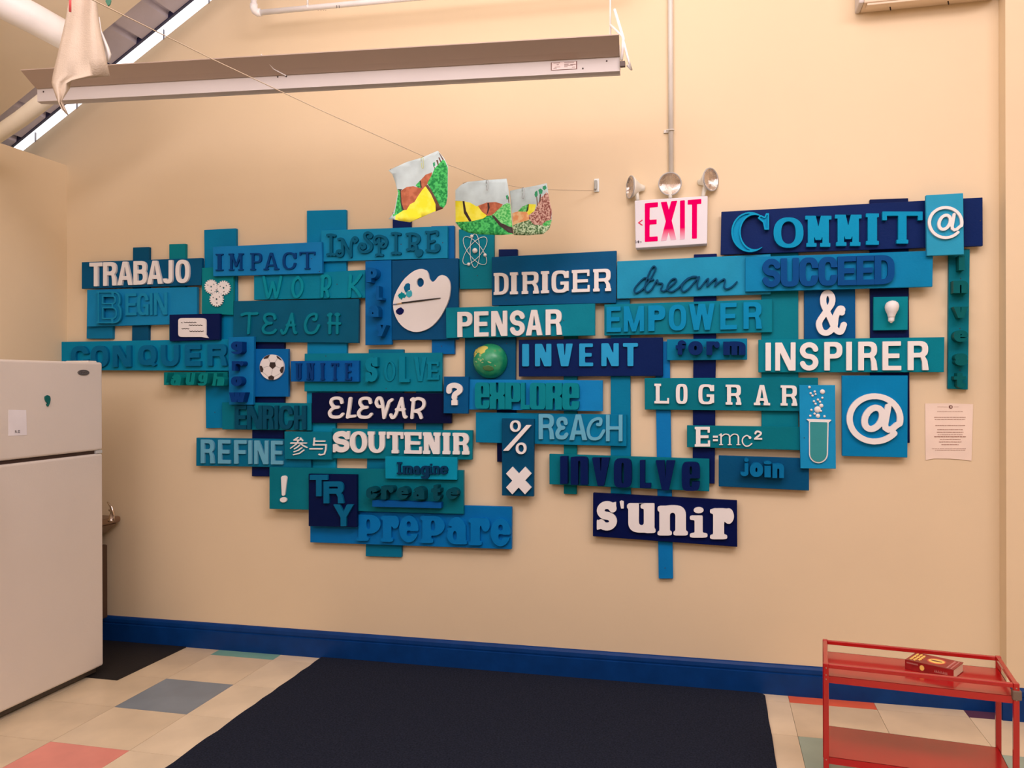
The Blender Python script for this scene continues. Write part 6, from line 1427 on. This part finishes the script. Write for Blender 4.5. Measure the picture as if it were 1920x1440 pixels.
decal([(.55 + .12 * math.cos(a), .5 + .05 * math.sin(a)) for a in np.linspace(0, 2 * math.pi, 16)[:-1]], zt2 + .001, mdr, 'cover_slit', bk)
def tl(txt, a0, b0, da, db, h, z, m, name, side=False):
    mb = MB()
    for st_ in wtext(txt, 0, 0, 1, 0, 1):
        mb.tube([(bp(a0 + x * da, b0 - y * db, z) if not side else bp(a0 + x * da, -.018, zb_ + (zt2 - zb_) * (b0 - y * db))) for x, y in st_], h, 4)
    return mb.build(name, m, bk)
mb = MB()
for row, (a0, b0, b1) in enumerate(((.06, .12, .9), (.14, .1, .92), (.22, .2, .8))):
    k = 7
    for i in range(k):
        y = b0 + (b1 - b0) * i / k
        P = [(a0 + .00, y + .02), (a0 + .05, y + .02), (a0 + .05, y + .07), (a0 + .0, y + .075)] if i % 2 else [(a0 + .05, y), (a0, y + .04), (a0 + .03, y + .09)]
        mb.tube([bp(x, y2, zt2 + .0004) for x, y2 in P], .0011, 4)
o = mb.build('cover_lettering', myl, bk); o['label'] = 'yellow cover lettering'
mb = MB()
for i in range(9):
    y = .08 + .85 * i / 9
    mb.tube([bp(.84, y, zt2 + .0004), bp(.88, y + .03, zt2 + .0004), bp(.84, y + .06, zt2 + .0004)], .0007, 4)
    mb.tube([bp(.92, y, zt2 + .0004), bp(.95, y + .03, zt2 + .0004), bp(.92, y + .06, zt2 + .0004)], .0006, 4)
o = mb.build('cover_lettering', mat('pink_print', (206, 130, 110)), bk); o['label'] = 'faint pink lettering'
mb = MB()
for i in range(10):
    a0 = .04 + .024 * i; mb.tube([bp(a0, -.018, zb_ + Hb * .68), bp(a0 + .008, -.018, zb_ + Hb * .84), bp(a0 + .014, -.018, zb_ + Hb * .66)], .0006, 4)
for i in range(8):
    a0 = .62 + .034 * i; mb.tube([bp(a0, -.018, zb_ + Hb * .35), bp(a0 + .01, -.018, zb_ + Hb * .62), bp(a0 + .02, -.018, zb_ + Hb * .35)], .0007, 4)
o = mb.build('spine_lettering', mat('pink_print', (206, 130, 110)), bk)
V_ = [bp(.36 + .05 * math.cos(a), -.014, zb_ + Hb * (.5 + .3 * math.sin(a))) for a in np.linspace(0, 2 * math.pi, 12)[:-1]]; V2_ = [bp(.36 + .05 * math.cos(a), -.02, zb_ + Hb * (.5 + .3 * math.sin(a))) for a in np.linspace(0, 2 * math.pi, 12)[:-1]]
k = len(V_); meshobj('spine_emblem', V_ + V2_, [tuple(range(k)), tuple(range(k, 2 * k))[::-1]] + [(i, (i + 1) % k, (i + 1) % k + k, i + k) for i in range(k)], myl, bk)

# ---------------------------------------------------------------- printed notice on the wall
cn = (1720, 740, 10.283)
def npt(x, y): return PY(cn[0] + x / cn[2], cn[1] + y / cn[2], -.003)
ow = [(150, 170), (620, 165), (1075, 185), (1060, 700), (1045, 1275), (900, 1255), (620, 1235), (330, 1232), (160, 1260), (155, 700)]
V = [tuple(npt(x, y)) for x, y in ow]; V += [(x, y + .0004, z) for x, y, z in V]; k = len(ow)
note = meshobj('notice', V, [tuple(range(k)), tuple(range(k, 2 * k))[::-1]] + [(i, (i + 1) % k, (i + 1) % k + k, i + k) for i in range(k)], mat('notice_paper', (228, 186, 160), rough=.8)); tag(note, 'printed pale paper notice taped on the wall below the Invest sign', 'notice')
mb = MB(); rnd = random.Random(3)
def dash(x0, x1, y, r):
    x = x0
    while x < x1:
        w = rnd.uniform(14, 60); e_ = min(x + w, x1); mb.tube([npt(x, y) + [0, -.0006, 0], npt(e_, y + rnd.uniform(-1, 2)) + [0, -.0006, 0]], r, 4); x = e_ + rnd.uniform(5, 12)
for x0, x1, y, r in ((385, 875, 325, .0007), (325, 930, 437, .0010), (335, 920, 478, .0008), (345, 918, 594, .0010), (385, 875, 674, .0012), (375, 888, 725, .0012), (395, 872, 770, .0008), (325, 935, 810, .0014), (435, 830, 860, .0011), (415, 848, 912, .0011), (465, 795, 963, .0012), (280, 935, 1040, .0007), (342, 922, 1070, .0007)): dash(x0, x1, y, r)
mb.tube([npt(385, 235) + [0, -.0006, 0], npt(585, 237) + [0, -.0006, 0]], .0004, 4).tube([npt(700, 237) + [0, -.0006, 0], npt(795, 235) + [0, -.0006, 0]], .0004, 4)
o = mb.build('printed_line', mat('brown_print', (150, 98, 74)), note)
q = npt(643, 236); o = MB().lathe([(.0035 * 1.9, 0), (.0035 * 1.9, .0008), (0, .0008)], q + [0, -.0002, 0], (0, -1, 0), 18).build('emblem', mat('brown_print2', (112, 66, 54)), note)
o = MB().box((q[0] - .001, q[1] - .0016, q[2] - .0035), (q[0] + .0022, q[1] - .0011, q[2] + .0035)).build('emblem_mark', mat('notice_paper', (228, 186, 160)), o)

# screws that hold the boards
mscr = mat('dark_screw', (36, 30, 40), rough=.5)
boards = [o for o in COL.objects if o.name.split('.')[0] in ('word_sign', 'picture_panel', 'backing_plank', 'symbol_panel')]
for x, y, key in ((752, 458, 'letters INSPIRE'), (830, 455, 'letters INSPIRE'), (584, 485, 'capitals IMPACT'), (599, 509, 'capitals IMPACT'), (632, 533, 'capitals WORK'), (949, 562, 'capitals DIRIGER'), (1071, 559, 'capitals DIRIGER'), (895, 517, 'atom model'),
                  (611, 667.5, 'capitals SOLVE'), (724, 728.5, 'capitals SOLVE'), (755, 509, 'artist palette'), (403, 773, 'IMPACT and ENRICH'), (1247, 1065, 'hangs below'), (1321, 652, 'letters form'), (950, 644, 'green half globe'), (1801, 522.5, 'letters Invest'), (1800, 616, 'letters Invest'), (1800, 694, 'letters Invest'),
                  (828, 649, 'right end of the INSPIRE'), (1057, 601, 'bold capitals PENSAR'), (1838, 414, 'capitals COMMIT'), (1508, 821, 'test tube')):
    bo = [o for o in boards if key in o['label']][0]
    yf = bo['front'] if 'COMMIT' not in key else 2 * TH
    q = PY(x, y, -yf); MB().lathe([(.0021, 0), (.0021, .0006), (.0008, .0007), (.0004, .0003)], (q[0], -yf, q[2]), (0, -1, 0), 10).build('screw', mscr, bo)
for o in boards:
    if 'front' in o: del o['front']
del ex['front']
